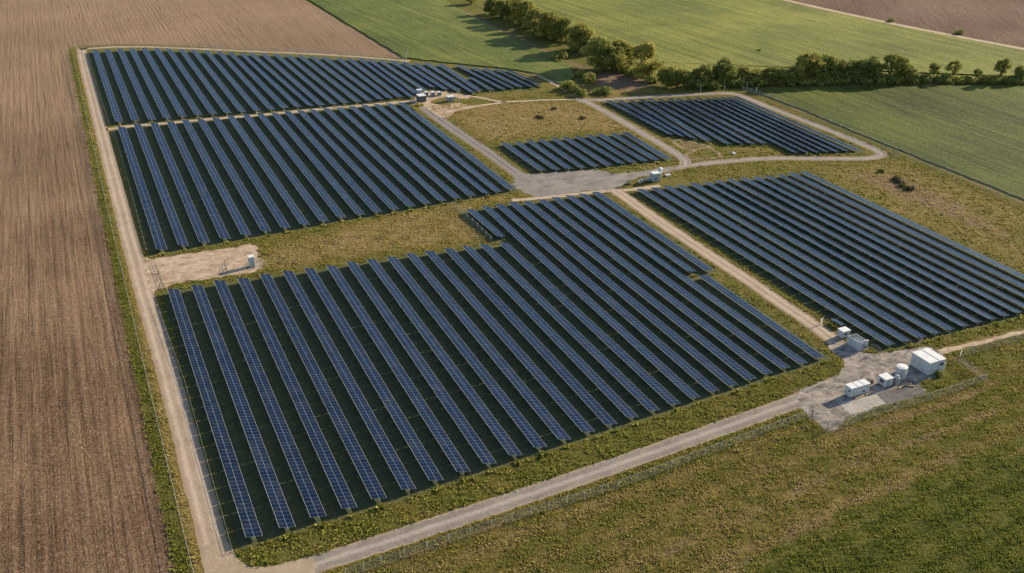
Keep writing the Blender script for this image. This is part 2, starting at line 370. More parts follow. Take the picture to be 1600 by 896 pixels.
def mat_crop(name, c0, c1, c2, rot=0.0, row=3.0, amp=.10):
    k = NT(name); p = k.pos(); v = k.mapv(p, (1, 1, 1), (0, 0, rot))
    streak = k.noise(k.mapv(v, (1, .03, 1)), .22, 4, .6); streak2 = k.noise(k.mapv(v, (1, .06, 1)), .8, 3, .6)
    n = k.noise(p, .5, 4, .6, 1.0); n2 = k.noise(p, 1.6, 3, .6, 1.4); big = k.noise(p, .011, 4, .6, .4)
    sx = k.sep(v)[0]
    wave = k.math('SINE', k.math('ADD', k.math('MULTIPLY', sx, 2*math.pi/row), k.math('MULTIPLY', n, 1.6)))
    a = k.math('ADD', k.math('MULTIPLY', n, .5), k.math('MULTIPLY', n2, .5))
    a = k.math('ADD', a, k.math('MULTIPLY', k.math('SUBTRACT', streak, .5), .7))
    a = k.math('ADD', a, k.math('MULTIPLY', k.math('SUBTRACT', streak2, .5), .4))
    a = k.math('ADD', a, k.math('MULTIPLY', k.math('SUBTRACT', big, .5), .9))
    a = k.math('ADD', a, k.math('MULTIPLY', wave, amp))
    c = k.ramp(a, [(.26, c0), (.48, c1), (.72, c2)])
    lane = k.ramp(k.noise(k.mapv(v, (1, .006, 1)), .16, 2, .5), [(.64, 0.0), (.70, 1.0)])
    c = k.mix(k.math('MULTIPLY', lane, .45), c, tuple(x*.6 for x in c0))
    th = k.noise(k.mapv(v, (1, .014, 1)), .22, 2, .5); th = k.ramp(k.math('ABSOLUTE', k.math('SUBTRACT', th, .47)), [(.005, 1.0), (.016, 0.0)])
    c = k.mix(k.math('MULTIPLY', th, k.ramp(k.noise(k.mapv(v, (1, .15, 1)), .09, 3), [(.45, 0.0), (.6, .85)])), c, tuple(x*.55 for x in c0))
    h = k.math('ADD', n, k.math('ADD', n2, k.math('MULTIPLY', wave, .35*amp/.1)))
    k.bsdf(c, .9, .12, k.bump(h, .7, .8)); return k.m
M['crop'] = mat_crop('low_crop', (.022, .032, .006), (.055, .073, .010), (.108, .118, .020), R(0), 3.2, .018)
M['field_one'] = mat_crop('green_crop', (.046, .066, .014), (.092, .116, .024), (.165, .170, .040), R(-7), 4.5, .02)
M['field_two'] = mat_crop('pale_green_crop', (.068, .084, .015), (.130, .146, .026), (.225, .212, .045), R(-4), 4.5, .015)

def mat_road(name, lo, hi, edge, rc=.42, rs=.38):
    k = NT(name); p = k.pos(); uv = k.n('ShaderNodeUVMap', uv_map='UVMap').outputs[0]
    u = k.sep(uv)[0]                                       # -1 .. 1 across the road
    n1 = k.noise(p, .12, 4, .6, .5); n2 = k.noise(p, .9, 4, .6, .6); n3 = k.noise(p, 5.0, 2)
    rut = k.math('ABSOLUTE', k.math('SUBTRACT', k.math('ABSOLUTE', k.math('ADD', u, k.math('MULTIPLY', k.math('SUBTRACT', n1, .5), .35))), rc))
    rut = k.ramp(rut, [(.05, 1.0), (.28, 0.0)])
    f = k.math('ADD', k.math('MULTIPLY', n1, .5), k.math('MULTIPLY', n2, .35)); f = k.math('ADD', f, k.math('MULTIPLY', n3, .15))
    f = k.math('ADD', f, k.math('MULTIPLY', k.math('SUBTRACT', rut, .4), rs))
    c = k.ramp(f, [(.3, lo), (.7, hi)])
    e = k.math('ADD', k.math('ABSOLUTE', u), k.math('MULTIPLY', k.math('SUBTRACT', n2, .5), .7))
    c = k.mix(k.ramp(e, [(.72, 0.0), (1.0, 1.0)]), c, edge)
    k.bsdf(c, .95, .08, k.bump(k.math('ADD', n2, n3), .35, .3)); return k.m
M['tan_road'] = mat_road('tan_gravel', (.25, .19, .135), (.41, .32, .24), (.26, .19, .12), .42, .26)
M['grey_road'] = mat_road('grey_gravel', (.165, .142, .122), (.31, .265, .22), (.30, .23, .155), .06, .26)
M['dark_road'] = mat_road('dark_gravel', (.125, .112, .102), (.235, .21, .19), (.26, .20, .14))
M['trodden'] = mat_road('trodden_earth', (.19, .15, .095), (.29, .225, .15), (.20, .16, .06))
M['pale_path'] = mat_road('pale_dirt', (.28, .215, .145), (.44, .35, .26), (.24, .17, .08))

def mat_yard(name, lo, hi, sc=.35):
    k = NT(name); p = k.pos()
    n1 = k.noise(p, sc, 5, .65, .9); n2 = k.noise(p, 2.5, 3, .6); n3 = k.noise(k.mapv(p, (.35, 1, 1), (0, 0, R(-15))), .5, 4, .6, 1.2)
    f = k.math('ADD', k.math('MULTIPLY', n1, .45), k.math('MULTIPLY', n3, .4)); f = k.math('ADD', f, k.math('MULTIPLY', n2, .15))
    k.bsdf(k.ramp(f, [(.40, lo), (.58, hi)]), .95, .08, k.bump(k.math('ADD', n2, n1), .35, .35)); return k.m
M['yard'] = mat_yard('yard_gravel', (.080, .073, .066), (.31, .265, .222))
M['plaza'] = mat_yard('plaza_gravel', (.135, .122, .110), (.245, .214, .186), .14)
M['dirtpad'] = mat_yard('bare_earth', (.24, .165, .105), (.43, .335, .24))
M['concrete'] = mat_yard('concrete', (.25, .225, .195), (.37, .335, .29), .8)
M['asphalt_pale'] = mat_yard('trampled_gravel', (.17, .135, .10), (.31, .25, .19), .6)
M['asphalt'] = mat_yard('dark_asphalt', (.075, .07, .068), (.15, .138, .128), .6)

def mat_panel():
    k = NT('solar_glass'); o = k.objco(); s = k.sep(o); x, y = s[0], s[1]
    ax = k.math('ABSOLUTE', x)
    def band(v, c, w): return k.math('COMPARE', v, c, w)
    mid = band(x, 0.0, .055)
    edge = k.math('GREATER_THAN', ax, 1.595)
    fy = k.math('FRACT', k.math('DIVIDE', y, 1.30))
    dy = k.math('MINIMUM', fy, k.math('SUBTRACT', 1.0, fy))
    joint = k.math('LESS_THAN', dy, .036)
    half = k.math('COMPARE', ax, .82, .012)
    rnd = k.n('ShaderNodeObjectInfo').outputs['Random']
    cell = k.n('ShaderNodeCombineXYZ', {0: k.math('FLOOR', k.math('DIVIDE', x, 1.65)), 1: k.math('FLOOR', k.math('DIVIDE', y, 1.30)), 2: k.math('MULTIPLY', rnd, 91.0)}).outputs[0]
    w = k.n('ShaderNodeTexWhiteNoise', {'Vector': cell}, noise_dimensions='3D').outputs['Value']
    wn_ = k.noise(k.pos(), .05, 2)
    base = k.mix(w, (.0024, .0065, .0170), (.0046, .0108, .0280))
    base = k.mix(k.math('MULTIPLY', rnd, .55), base, (.0050, .0112, .0250))
    base = k.mix(k.math('MULTIPLY', half, .35), base, (.10, .12, .16))
    line = k.math('MAXIMUM', k.math('MULTIPLY', joint, .48), k.math('MULTIPLY', mid, .85), clamp=True)
    c = k.mix(line, base, (.105, .135, .19)); c = k.mix(edge, c, (.27, .27, .265))
    dust = k.ramp(k.noise(k.pos(), .35, 3), [(.45, 0.0), (.8, 1.0)])
    c = k.mix(k.math('MULTIPLY', dust, .05), c, (.25, .22, .19))
    rough = k.math('ADD', .16, k.math('MULTIPLY', wn_, .14))
    nv = k.n('ShaderNodeVectorMath', {0: k.n('ShaderNodeNewGeometry').outputs['Normal'], 1: k.n('ShaderNodeVectorMath', {0: k.n('ShaderNodeTexWhiteNoise', {'Vector': cell}, noise_dimensions='3D').outputs['Color'], 'Scale': .012}, operation='SCALE').outputs[0]}, operation='ADD').outputs[0]
    lw = k.n('ShaderNodeLayerWeight', {'Blend': .5, 'Normal': nv}).outputs['Facing']
    fac = k.math('ADD', .012, k.math('MULTIPLY', k.math('POWER', lw, 4.0), .20))
    df = k.n('ShaderNodeBsdfDiffuse', {'Color': c, 'Normal': nv}); gl = k.n('ShaderNodeBsdfGlossy', {'Color': (.50, .70, 1.0, 1), 'Roughness': rough, 'Normal': nv})
    mx = k.n('ShaderNodeMixShader', {0: fac, 1: df.outputs[0], 2: gl.outputs[0]}); k.t.links.new(mx.outputs[0], k.out.inputs[0]); return k.m
M['panel'] = mat_panel()
M['alu'] = simple('aluminium', (.55, .53, .50), .45, .5, .2)
M['galv'] = simple('galvanised_steel', (.22, .22, .215), .5, .4, .3)
M['post_steel'] = simple('post_steel', (.42, .41, .38), .6, .3, .1)
M['dark_steel'] = simple('dark_steel', (.07, .075, .08), .55, .4, .2)
def mat_weather(name, col, stain, amt):
    k = NT(name); o = k.objco()
    a = k.noise(k.mapv(o, (1.6, 1.6, .16)), 2.2, 4, .65); b_ = k.noise(o, .7, 4, .6)
    f = k.math('ADD', k.math('MULTIPLY', k.ramp(a, [(.50, 0.0), (.72, 1.0)]), .7), k.math('MULTIPLY', k.ramp(b_, [(.48, 0.0), (.75, 1.0)]), .5))
    k.bsdf(k.mix(k.math('MULTIPLY', f, amt, None, True), col, stain), .6, .25); return k.m
M['white_paint'] = mat_weather('weathered_white_paint', (.42, .435, .45), (.21, .185, .15), .75)
M['roof_paint'] = mat_weather('weathered_roof_paint', (.56, .56, .55), (.30, .275, .24), .6)
M['grey_paint'] = simple('grey_paint', (.27, .285, .285), .55, .3, 0, .18)
M['vent'] = simple('dark_louvre', (.05, .055, .06), .6, .3)
M['timber'] = simple('weathered_timber', (.42, .31, .19), .85, .1, 0, .3, 2.5)
M['rubble'] = simple('pale_concrete', (.45, .42, .37), .9, .1, 0, .2)
M['yellow'] = simple('yellow_paint', (.55, .38, .03), .5, .3)
M['rust'] = simple('rusty_steel', (.16, .085, .045), .8, .2, 0, .3)
M['soil'] = simple('dark_soil', (.05, .042, .028), .95, .05, 0, .4, .8)
M['bark'] = simple('bark', (.10, .075, .05), .9, .1, 0, .3)
def mat_wire():
    k = NT('chain_link'); t = k.n('ShaderNodeBsdfTransparent'); d = k.n('ShaderNodeBsdfPrincipled', {'Base Color': (.34, .36, .36, 1), 'Roughness': .5, 'Metallic': .2})
    o = k.objco(); s = k.sep(o)
    a = k.math('FRACT', k.math('MULTIPLY', k.math('ADD', s[0], k.math('ADD', s[1], s[2])), 5.0))
    b = k.math('FRACT', k.math('MULTIPLY', k.math('ADD', s[0], k.math('SUBTRACT', s[1], s[2])), 5.0))
    f = k.math('MAXIMUM', k.math('LESS_THAN', a, .09), k.math('LESS_THAN', b, .09))
    x = k.n('ShaderNodeMixShader', {0: f, 1: t.outputs[0], 2: d.outputs[0]}); k.t.links.new(x.outputs[0], k.out.inputs[0]); return k.m
M['wire'] = mat_wire()
def mat_leaf(name, c0, c1, c2):
    k = NT(name); r = k.n('ShaderNodeObjectInfo').outputs['Random']; a = k.attr('leaf_tone')
    f = k.math('ADD', k.math('MULTIPLY', a, .75), k.math('MULTIPLY', r, .3))
    c = k.ramp(f, [(0.0, c0), (.5, c1), (1.0, c2)])
    d = k.n('ShaderNodeBsdfPrincipled', {'Base Color': c, 'Roughness': .75, 'Specular IOR Level': .15})
    t = k.n('ShaderNodeBsdfTranslucent', {'Color': c})
    x = k.n('ShaderNodeMixShader', {0: .48, 1: d.outputs[0], 2: t.outputs[0]}); k.t.links.new(x.outputs[0], k.out.inputs[0]); return k.m
M['leaf'] = mat_leaf('green_leaves', (.100, .120, .028), (.200, .208, .046), (.340, .305, .080))
M['leaf_y'] = mat_leaf('yellowing_leaves', (.145, .150, .032), (.300, .272, .062), (.450, .375, .10))
M['leaf_d'] = mat_leaf('dark_leaves', (.100, .120, .030), (.195, .212, .050), (.340, .320, .080))
M['leaf_b'] = mat_leaf('dry_dark_weeds', (.050, .048, .022), (.085, .076, .032), (.135, .115, .045))
def mat_tuft():
    k = NT('grass_blades'); a = k.attr('leaf_tone')
    c = k.ramp(a, [(0.0, (.092, .114, .018)), (.15, (.170, .192, .030)), (.32, (.210, .214, .038)), (.55, (.270, .232, .058)), (.8, (.38, .290, .110)), (1.0, (.42, .325, .17))])
    d = k.n('ShaderNodeBsdfPrincipled', {'Base Color': c, 'Roughness': .85, 'Specular IOR Level': .1})
    t = k.n('ShaderNodeBsdfTranslucent', {'Color': c})
    x = k.n('ShaderNodeMixShader', {0: .42, 1: d.outputs[0], 2: t.outputs[0]}); k.t.links.new(x.outputs[0], k.out.inputs[0]); return k.m
M['tuft'] = mat_tuft()

# ------------------------------------------------------------------ object helpers
def link(name, mesh, parent=None):
    o = bpy.data.objects.new(name, mesh); COL.objects.link(o)
    if parent is not None: o.parent = parent
    return o
def tag(o, label, cat, group=None, kind=None):
    if label: o['label'] = label
    if cat: o['category'] = cat
    if group: o['group'] = group
    if kind: o['kind'] = kind
    return o
def thing(name, label, cat, loc=(0, 0, 0), rz=0.0, group=None):
    o = link(name, None); o.location = loc; o.rotation_euler = (0, 0, rz)
    o.empty_display_size = .5
    return tag(o, label, cat, group)
def mesh_of(name, bm, mats, smooth=False):
    me = bpy.data.meshes.new(name); bm.normal_update(); bm.to_mesh(me); bm.free()
    for m in (mats if isinstance(mats, (list, tuple)) else [mats]): me.materials.append(m)
    if smooth:
        for p in me.polygons: p.use_smooth = True
    return me
def part(name, bm, mats, parent, smooth=False): return link(name, mesh_of(name, bm, mats, smooth), parent)
def box(bm, x0, x1, y0, y1, z0, z1, bev=0.0, mi=0):
    r = bmesh.ops.create_cube(bm, size=1.0); v = r['verts']
    for q in v: q.co = Vector(((x0+x1)/2+q.co.x*(x1-x0), (y0+y1)/2+q.co.y*(y1-y0), (z0+z1)/2+q.co.z*(z1-z0)))
    fs = list({f for q in v for f in q.link_faces})
    for f in fs: f.material_index = mi
    if bev > 0:
        es = list({e for q in v for e in q.link_edges})
        bmesh.ops.bevel(bm, geom=es, offset=bev, segments=2, affect='EDGES', profile=.6)
def B(*a, **k):
    bm = bmesh.new(); box(bm, *a, **k); return bm
def tube(bm, p, q, r0, r1=None, n=8, cap=True):
    p, q = Vector(p), Vector(q); r1 = r0 if r1 is None else r1
    d = (q-p); L = d.length
    if L < 1e-6: return
    rot = d.to_track_quat('Z', 'Y').to_matrix().to_4x4()
    bmesh.ops.create_cone(bm, cap_ends=cap, segments=n, radius1=r0, radius2=r1, depth=L, matrix=Matrix.Translation((p+q)/2) @ rot)
def T(p, q, r, n=8, r1=None):
    bm = bmesh.new(); tube(bm, p, q, r, r1, n); return bm
def copy_tree(o, parent=None):
    c = o.copy(); COL.objects.link(c)
    if parent is not None: c.parent = parent
    for ch in KIDS.get(o.name, []): copy_tree(ch, c)
    return c
KIDS = {}
ORD = ['first', 'second', 'third', 'fourth', 'fifth', 'sixth', 'seventh', 'eighth', 'ninth', 'tenth', 'eleventh', 'twelfth', 'thirteenth', 'fourteenth', 'fifteenth', 'sixteenth', 'seventeenth', 'eighteenth', 'nineteenth', 'twentieth']
ORD += ['twenty-'+w for w in ORD[:9]] + ['thirtieth']

# ------------------------------------------------------------------ painted weights of the ground, from areas on the plan
def sdf_poly(px, py, poly):
    P = np.array(poly, float); d = np.full(px.shape, 1e9); ins = np.zeros(px.shape, bool)
    for a, b in zip(P, np.roll(P, -1, 0)):
        ab = b-a; t = np.clip(((px-a[0])*ab[0]+(py-a[1])*ab[1])/max(ab@ab, 1e-9), 0, 1)
        d = np.minimum(d, np.hypot(px-a[0]-t*ab[0], py-a[1]-t*ab[1]))
        c = (a[1] > py) != (b[1] > py)
        if a[1] != b[1]: ins ^= c & (px < (b[0]-a[0])*(py-a[1])/(b[1]-a[1])+a[0])
    return np.where(ins, -d, d)
def d_line(px, py, line):
    P = np.array(line, float); d = np.full(px.shape, 1e9)
    for a, b in zip(P[:-1], P[1:]):
        ab = b-a; t = np.clip(((px-a[0])*ab[0]+(py-a[1])*ab[1])/max(ab@ab, 1e-9), 0, 1)
        d = np.minimum(d, np.hypot(px-a[0]-t*ab[0], py-a[1]-t*ab[1]))
    return d
def soft(d, w): return np.clip(.5-d/(2*w), 0, 1)
ROW_A = np.array([[ (r[1]+r[3])/2, r[2], r[4]] for r in ROWS])
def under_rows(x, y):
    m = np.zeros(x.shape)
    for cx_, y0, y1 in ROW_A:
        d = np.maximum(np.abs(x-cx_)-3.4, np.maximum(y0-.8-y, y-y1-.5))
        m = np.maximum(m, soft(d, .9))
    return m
def weights(x, y):
    tone = np.full(x.shape, .45); dirt = np.zeros(x.shape); dark = np.zeros(x.shape)
    def to(a, target, w): return a+(target-a)*w
    tone = to(tone, .66-.20*np.clip((x-120)/60, 0, 1), soft(y-138.5, 5))                                     # rough field in front
    tone = to(tone, .52, soft(np.maximum(y-132, 118-y), 6)*(x < 140))
    tone = to(tone, .22, soft(sdf_poly(x, y, LUSH), 4))
    u = y-.075*x; st = np.sin(u*1.1+1.5*np.sin(u*.37+x*.012))+.7*np.sin(u*2.7+np.sin(x*.05))
    tone = tone+.11*st*(y < 139)*(x < 230)
    tone = to(tone, .78, soft(sdf_poly(x, y, MEADOW_BC), 4))
    tone = to(tone, .80, soft(sdf_poly(x, y, MEADOW_D), 4))
    tone = to(tone, .60, soft(sdf_poly(x, y, MEADOW_F), 6))
    tone = to(tone, .42, soft(np.maximum(np.abs(x-80)-85, np.abs(y-150)-5), 3)) # verge in front of the large block
    tone = to(tone, .32, soft(np.abs(x-.9)-1.2, .7)); tone = to(tone, .72, soft(np.abs(x-3.4)-1.1, .6))
    tone = to(tone, .72, soft(np.maximum(np.abs(y-441)-5, np.abs(x-75)-80), 3))
    tone = to(tone, .68, soft(np.maximum(np.maximum(x-262, 218-x), np.maximum(y-420, 398-y)), 6))
    tone = to(tone, .30, soft(np.abs(x-262)-22, 10)*(y > 425))
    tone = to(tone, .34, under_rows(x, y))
    dirt = np.maximum(dirt, .68*soft(sdf_poly(x, y, BROWN_F), 8))
    dirt = np.maximum(dirt, .95*soft(sdf_poly(x, y, BROWNPATCH), 3))
    dirt = np.maximum(dirt, .62*soft(d_line(x, y, PATHTREE)-5, 4))
    for b, w in ((BAND_A, 2.0), (BAND_B, 1.6), (BAND_C, 2.0)): dirt = np.maximum(dirt, (.76+.16*np.sin(x*.33+2*np.sin(y*.4))*np.sin(x*.11+1.0))*soft(d_line(x, y, b)-w*.8, 3.0))
    dirt = np.maximum(dirt, .75*soft(d_line(x, y, YARDSTRIP)-1.3, .8)); dirt = np.maximum(dirt, .8*soft(d_line(x, y, YARDSTRIP2)-1.2, .8))
    for l, w in ((CFROAD, 4.3), (DEROAD, 4.0), (EASTROAD, 4.0), (CENTRAL, 4.5)): dirt = np.maximum(dirt, .52*soft(d_line(x, y, l)-w, 1.5))
    for l in (DIRTRECT, DIRTRECT2): dirt = np.maximum(dirt, .85*soft(np.abs(sdf_poly(x, y, l))-1.0, .8))
    dirt = np.maximum(dirt, .6*soft(sdf_poly(x, y, DIRTRECT2), 2))
    for pl in (YARD, PLAZA, DIRTPAD, FARYARD): dirt = np.maximum(dirt, .62*soft(sdf_poly(x, y, pl)-1.4, 2.2))
    fr = [(20, 141.7), (66, 143.2), (100, 144.7), (140, 147.3)]
    dirt = np.maximum(dirt, .50*soft(d_line(x, y, fr)-3.4, 1.2))
    dark = np.maximum(dark, soft(np.maximum(np.abs(y-132.5)-3, np.abs(x-75)-60), 2)*.8)
    dark = np.maximum(dark, .5*soft(sdf_poly(x, y, MEADOW_D), 4))
    return tone, dirt, dark

def grid_sheet(name, xs, ys, z, mat, kind='structure', attrs=None):
    nx, ny = len(xs), len(ys); X, Y = np.meshgrid(xs, ys)
    co = np.stack([X.ravel(), Y.ravel(), np.full(X.size, z)], 1).astype(np.float32)
    i = np.arange(nx*ny).reshape(ny, nx)
    q = np.stack([i[:-1, :-1].ravel(), i[:-1, 1:].ravel(), i[1:, 1:].ravel(), i[1:, :-1].ravel()], 1)
    me = raw_mesh(name, co, q)
    if attrs:
        for nme, arr in attrs(X.ravel(), Y.ravel()).items():
            a = me.attributes.new(nme, 'FLOAT', 'POINT'); a.data.foreach_set('value', arr.astype(np.float32))
    me.materials.append(mat); o = link(name, me); o['kind'] = kind; return o
def raw_mesh(name, co, faces):
    me = bpy.data.meshes.new(name); n = faces.shape[1]
    me.vertices.add(len(co)); me.vertices.foreach_set('co', co.astype(np.float32).ravel())
    me.loops.add(faces.size); me.loops.foreach_set('vertex_index', faces.astype(np.int32).ravel())
    me.polygons.add(len(faces)); me.polygons.foreach_set('loop_start', np.arange(0, faces.size, n, dtype=np.int32))
    me.polygons.foreach_set('loop_total', np.full(len(faces), n, dtype=np.int32))
    me.update(calc_edges=True); return me
xs = np.concatenate([[-6000, -3000, -1500, -800, -400, -200, -100, -50, -20], np.arange(-6, 340, 1.6), np.arange(342, 520, 8.0), [600, 800, 1200, 2000, 4000, 8000]])
ys = np.concatenate([[-3000, -1000, -300, -100, 0, 40], np.arange(60, 480, 1.6), np.arange(482, 720, 6.0), [760, 850, 1000, 1400, 2500, 5000, 9000]])
def gattr(x, y):
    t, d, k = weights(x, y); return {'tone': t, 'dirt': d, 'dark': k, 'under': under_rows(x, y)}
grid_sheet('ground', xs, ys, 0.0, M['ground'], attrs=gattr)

def ragged(poly, step, amp, closed=True):
    out = []; n = len(poly); m = n if closed else n-1
    for i in range(m):
        a, b = Vector(poly[i]), Vector(poly[(i+1) % n]); L = (b-a).length; c = max(1, int(L/step))
        nrm = Vector((-(b-a).y, (b-a).x)).normalized() if L > 0 else Vector((0, 0))
        for j in range(c):
            p = a.lerp(b, j/c); q = math.sin(p.x*.9+1.7*math.sin(p.y*.5))*math.sin(p.y*.8+1.3*math.sin(p.x*.35))
            out.append(p+nrm*(1.3*amp*q+random.uniform(-amp, amp)*.5))
    if not closed: out.append(Vector(poly[-1]))
    return out
def smooth_line(pts, it=2):
    P = [Vector(p) for p in pts]
    for _ in range(it):
        Q = [P[0]]
        for a, b in zip(P[:-1], P[1:]): Q += [a.lerp(b, .25), a.lerp(b, .75)]
        Q.append(P[-1]); P = Q
    return P
def smooth_poly(pts, it=2):
    P = [Vector(p) for p in pts]
    for _ in range(it):
        Q = []
        for a, b in zip(P, P[1:]+P[:1]): Q += [a.lerp(b, .25), a.lerp(b, .75)]
        P = Q
    return P
def poly_sheet(name, poly, z, mat, step=2.0, amp=.3, kind='structure', smooth=0, skirt=0.0):
    if smooth: poly = smooth_poly(poly, smooth)
    pts = ragged(poly, step, amp) if step else [Vector(p) for p in poly]
    bm = bmesh.new(); vs_ = [bm.verts.new((p.x, p.y, z)) for p in pts]
    f = bm.faces.new(vs_); bm.normal_update()
    if f.normal.z < 0: f.normal_flip()
    if skirt:                                   # a standing crop: its edge is a real step down to the ground
        lo = [bm.verts.new((v.co.x, v.co.y, -.02)) for v in f.verts]; hi = list(f.verts); n = len(hi)
        for j in range(n): bm.faces.new((hi[j], lo[j], lo[(j+1) % n], hi[(j+1) % n]))
    bmesh.ops.triangulate(bm, faces=[f], ngon_method='EAR_CLIP')
    o = link(name, mesh_of(name, bm, mat)); o['kind'] = kind; return o
def road_sheet(name, pts, w, z, mat, amp=.22, smooth=2):
    P = smooth_line(pts, smooth) if smooth else [Vector(p) for p in pts]
    Q = [P[0]]
    for a, b in zip(P[:-1], P[1:]):
        c = max(1, int((b-a).length/1.6))
        for j in range(1, c+1): Q.append(a.lerp(b, j/c))
    bm = bmesh.new(); uvl = bm.loops.layers.uv.new('UVMap'); prev = None; s = 0
    for i, p in enumerate(Q):
        a = Q[max(0, i-2)]; b = Q[min(len(Q)-1, i+2)]; d = (b-a).normalized(); n = Vector((-d.y, d.x))
        ww = w(i/(len(Q)-1)) if callable(w) else w
        l = p+n*(ww+random.uniform(-amp, amp)); r = p-n*(ww+random.uniform(-amp, amp))
        cur = (bm.verts.new((l.x, l.y, z)), bm.verts.new((p.x, p.y, z)), bm.verts.new((r.x, r.y, z)))
        if prev:
            for (k0, u0, u1) in ((0, -1, 0), (1, 0, 1)):
                f = bm.faces.new((prev[k0], prev[k0+1], cur[k0+1], cur[k0]))
                for lp, uv in zip(f.loops, ((u0, s), (u1, s), (u1, s+1.6), (u0, s+1.6))): lp[uvl].uv = uv
            s += 1.6
        prev = cur
    bm.normal_update()
    for f in bm.faces:
        if f.normal.z < 0: f.normal_flip()
    o = link(name, mesh_of(name, bm, mat)); o['kind'] = 'structure'; return o

# fields
be = BROWN_EDGE
brown = [(-3000, 20), (-.75, 20)] + [(-.75+random.uniform(-.3, .3), y) for y in np.arange(60, 612, 2.2)] + [(-.5, 622)] + be[:-1] + [(169.4, 514.5), (160.5, 711), (140, 1100), (40, 3500), (-3000, 3500)]
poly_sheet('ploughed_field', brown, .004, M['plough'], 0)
poly_sheet('green_field', FIELD_ONE + [(254, 760), (262, 1100), (280, 3500), (44, 3500), (143.5, 1100), (163.0, 711)], 0.55, M['field_one'], 3.0, .5, skirt=.55)
tr = TRACK
poly_sheet('pale_green_field', [(283, 3500), (290, 900)] + FIELD_TWO + [(300, 402), (332, 388), (380, 367.5), (440, 336), (520, 296), (700, 200), (560, 260)] + [(x-2.5, y) for x, y in tr[::-1]] + [(462, 800), (430, 3500)], .004, M['field_two'], 3.0, .5)
poly_sheet('crop_field', CROP_LEFT[::-1] + CROP_TOP[1:] + [(520, 285), (700, 180), (700, -200), (304.5, -200)], .42, M['crop'], 2.5, .35, skirt=.42)
poly_sheet('dark_ploughed_field', [(tr[-1][0]+3.0+40, 200)] + [(x+3.5, y) for x, y in tr[::-1]] + [(470, 800), (440, 3500), (4000, 3500), (4000, 200)], .008, M['plough_far'], 3.0, .5)
road_sheet('far_track', [(560, 150)] + tr[::-1] + [(466, 800), (440, 2000)], 2.6, .012, M['pale_path'], .5, 1)

# roads, paths and yards
road_sheet('gravel_road', [(7.0, 100), (7.2, 152), (7.1, 222), (6.0, 300), (5.8, 366), (5.6, 480), (5.4, 612), (7.5, 616)], 2.75, .012, M['tan_road'], .15, 1)
road_sheet('front_road', [(5.4, 139.8), (12, 141), (20, 141.9), (38, 142.2), (66.6, 143.3), (92, 144.5), (118, 146.2), (138, 147.6), (150, 148.3), (160, 150.5)], 2.6, .016, M['grey_road'], .2)
CORNER = [(4.2, 134), (12, 137.8), (20, 139.0), (24, 140), (24, 144.4), (18, 144.6), (14, 145.4), (11.6, 147.2), (10.3, 150.5), (9.9, 156), (4.4, 156)]
poly_sheet('road_corner', CORNER, .018, M['pale_path'], 1.2, .12, smooth=1)
road_sheet('cross_path', CROSS, 1.7, .012, M['pale_path'], .5)
road_sheet('field_edge_path', TOPTRACK, 1.8, .012, M['pale_path'], .5, 1)
road_sheet('central_road', CENTRAL, 2.7, .014, M['dark_road'], .25)
road_sheet('pale_band', LIGHTBAND, 1.5, .016, M['pale_path'], .4)
poly_sheet('gravel_junction', PLAZA, .018, M['plaza'], 1.2, .7, smooth=2)
road_sheet('east_road', EASTROAD, 2.3, .020, M['grey_road'], .25)
road_sheet('dividing_road', DEROAD, 2.3, .022, M['grey_road'], .25)
road_sheet('pale_track', PALETRACK, 1.3, .012, M['pale_path'], .3)
road_sheet('side_track', PALETRACK2, 1.3, .012, M['pale_path'], .3)
poly_sheet('far_yard', FARYARD, .016, M['dirtpad'], 1.5, .35, smooth=1)
road_sheet('tree_edge_track', NWTRACK, 1.9, .014, M['pale_path'], .5)
road_sheet('dirt_path', DIRTRECT + DIRTRECT[:1], .5, .013, M['trodden'], .3, 0)
road_sheet('dirt_path', DIRTRECT2 + DIRTRECT2[:1], .6, .015, M['trodden'], .35, 0)
road_sheet('block_road', CFROAD, 2.6, .020, M['tan_road'], .2, 1)
poly_sheet('equipment_yard', YARD, .024, M['yard'], 1.0, .4, smooth=1)
poly_sheet('exit_path', [(190, 152.2), (203, 151.0), (214, 150.4), (240, 149.6), (240, 148.3), (213, 148.9), (203, 149.4), (192, 149.8)], .020, M['dirtpad'], 1.3, .3)
poly_sheet('concrete_pad', PADCONC, .030, M['concrete'], 0)
poly_sheet('asphalt_pad', DARKASPH, .028, M['asphalt'], 1.0, .08)
poly_sheet('bare_earth_pad', DIRTPAD, .020, M['dirtpad'], 1.0, .7, smooth=1)

# ------------------------------------------------------------------ solar rows
MOD = 1.30; W2 = 1.65
def section_mesh(n):
    bm = bmesh.new(); L = n*MOD
    box(bm, -W2, W2, .02, L-.02, -.02, .025, 0, 1)
    bm.normal_update()
    for f in bm.faces:
        if f.normal.z > .9: f.material_index = 0
    return mesh_of('panel_table', bm, [M['panel'], M['alu']])
SEC = {n: section_mesh(n) for n in range(2, 9)}
bm = bmesh.new(); box(bm, -.07, .07, -.09, .09, 0, AXIS_Z-.12); box(bm, -.16, .16, -.12, .12, AXIS_Z-.2, AXIS_Z-.1)
POST = mesh_of('post', bm, M['post_steel'])
bm = bmesh.new(); tube(bm, (0, 0, 0), (0, 1, 0), .08, n=8); TUBE = mesh_of('torque_tube', bm, M['galv'], True)
BLOCK = {'A': ('far block beside ploughed field', 'rows of the far left block'), 'A2': ('small far block by green field', 'short rows of the far block'),
         'B': ('middle left block', 'rows of the middle left block'), 'C': ('large front block', 'rows of the large front block'),
         'D': ('small block beside gravel junction', 'rows of the small central block'), 'E': ('upper right block', 'rows of the upper right block'),
         'F': ('right block behind white cabinets', 'rows of the right block')}
cnt = {}
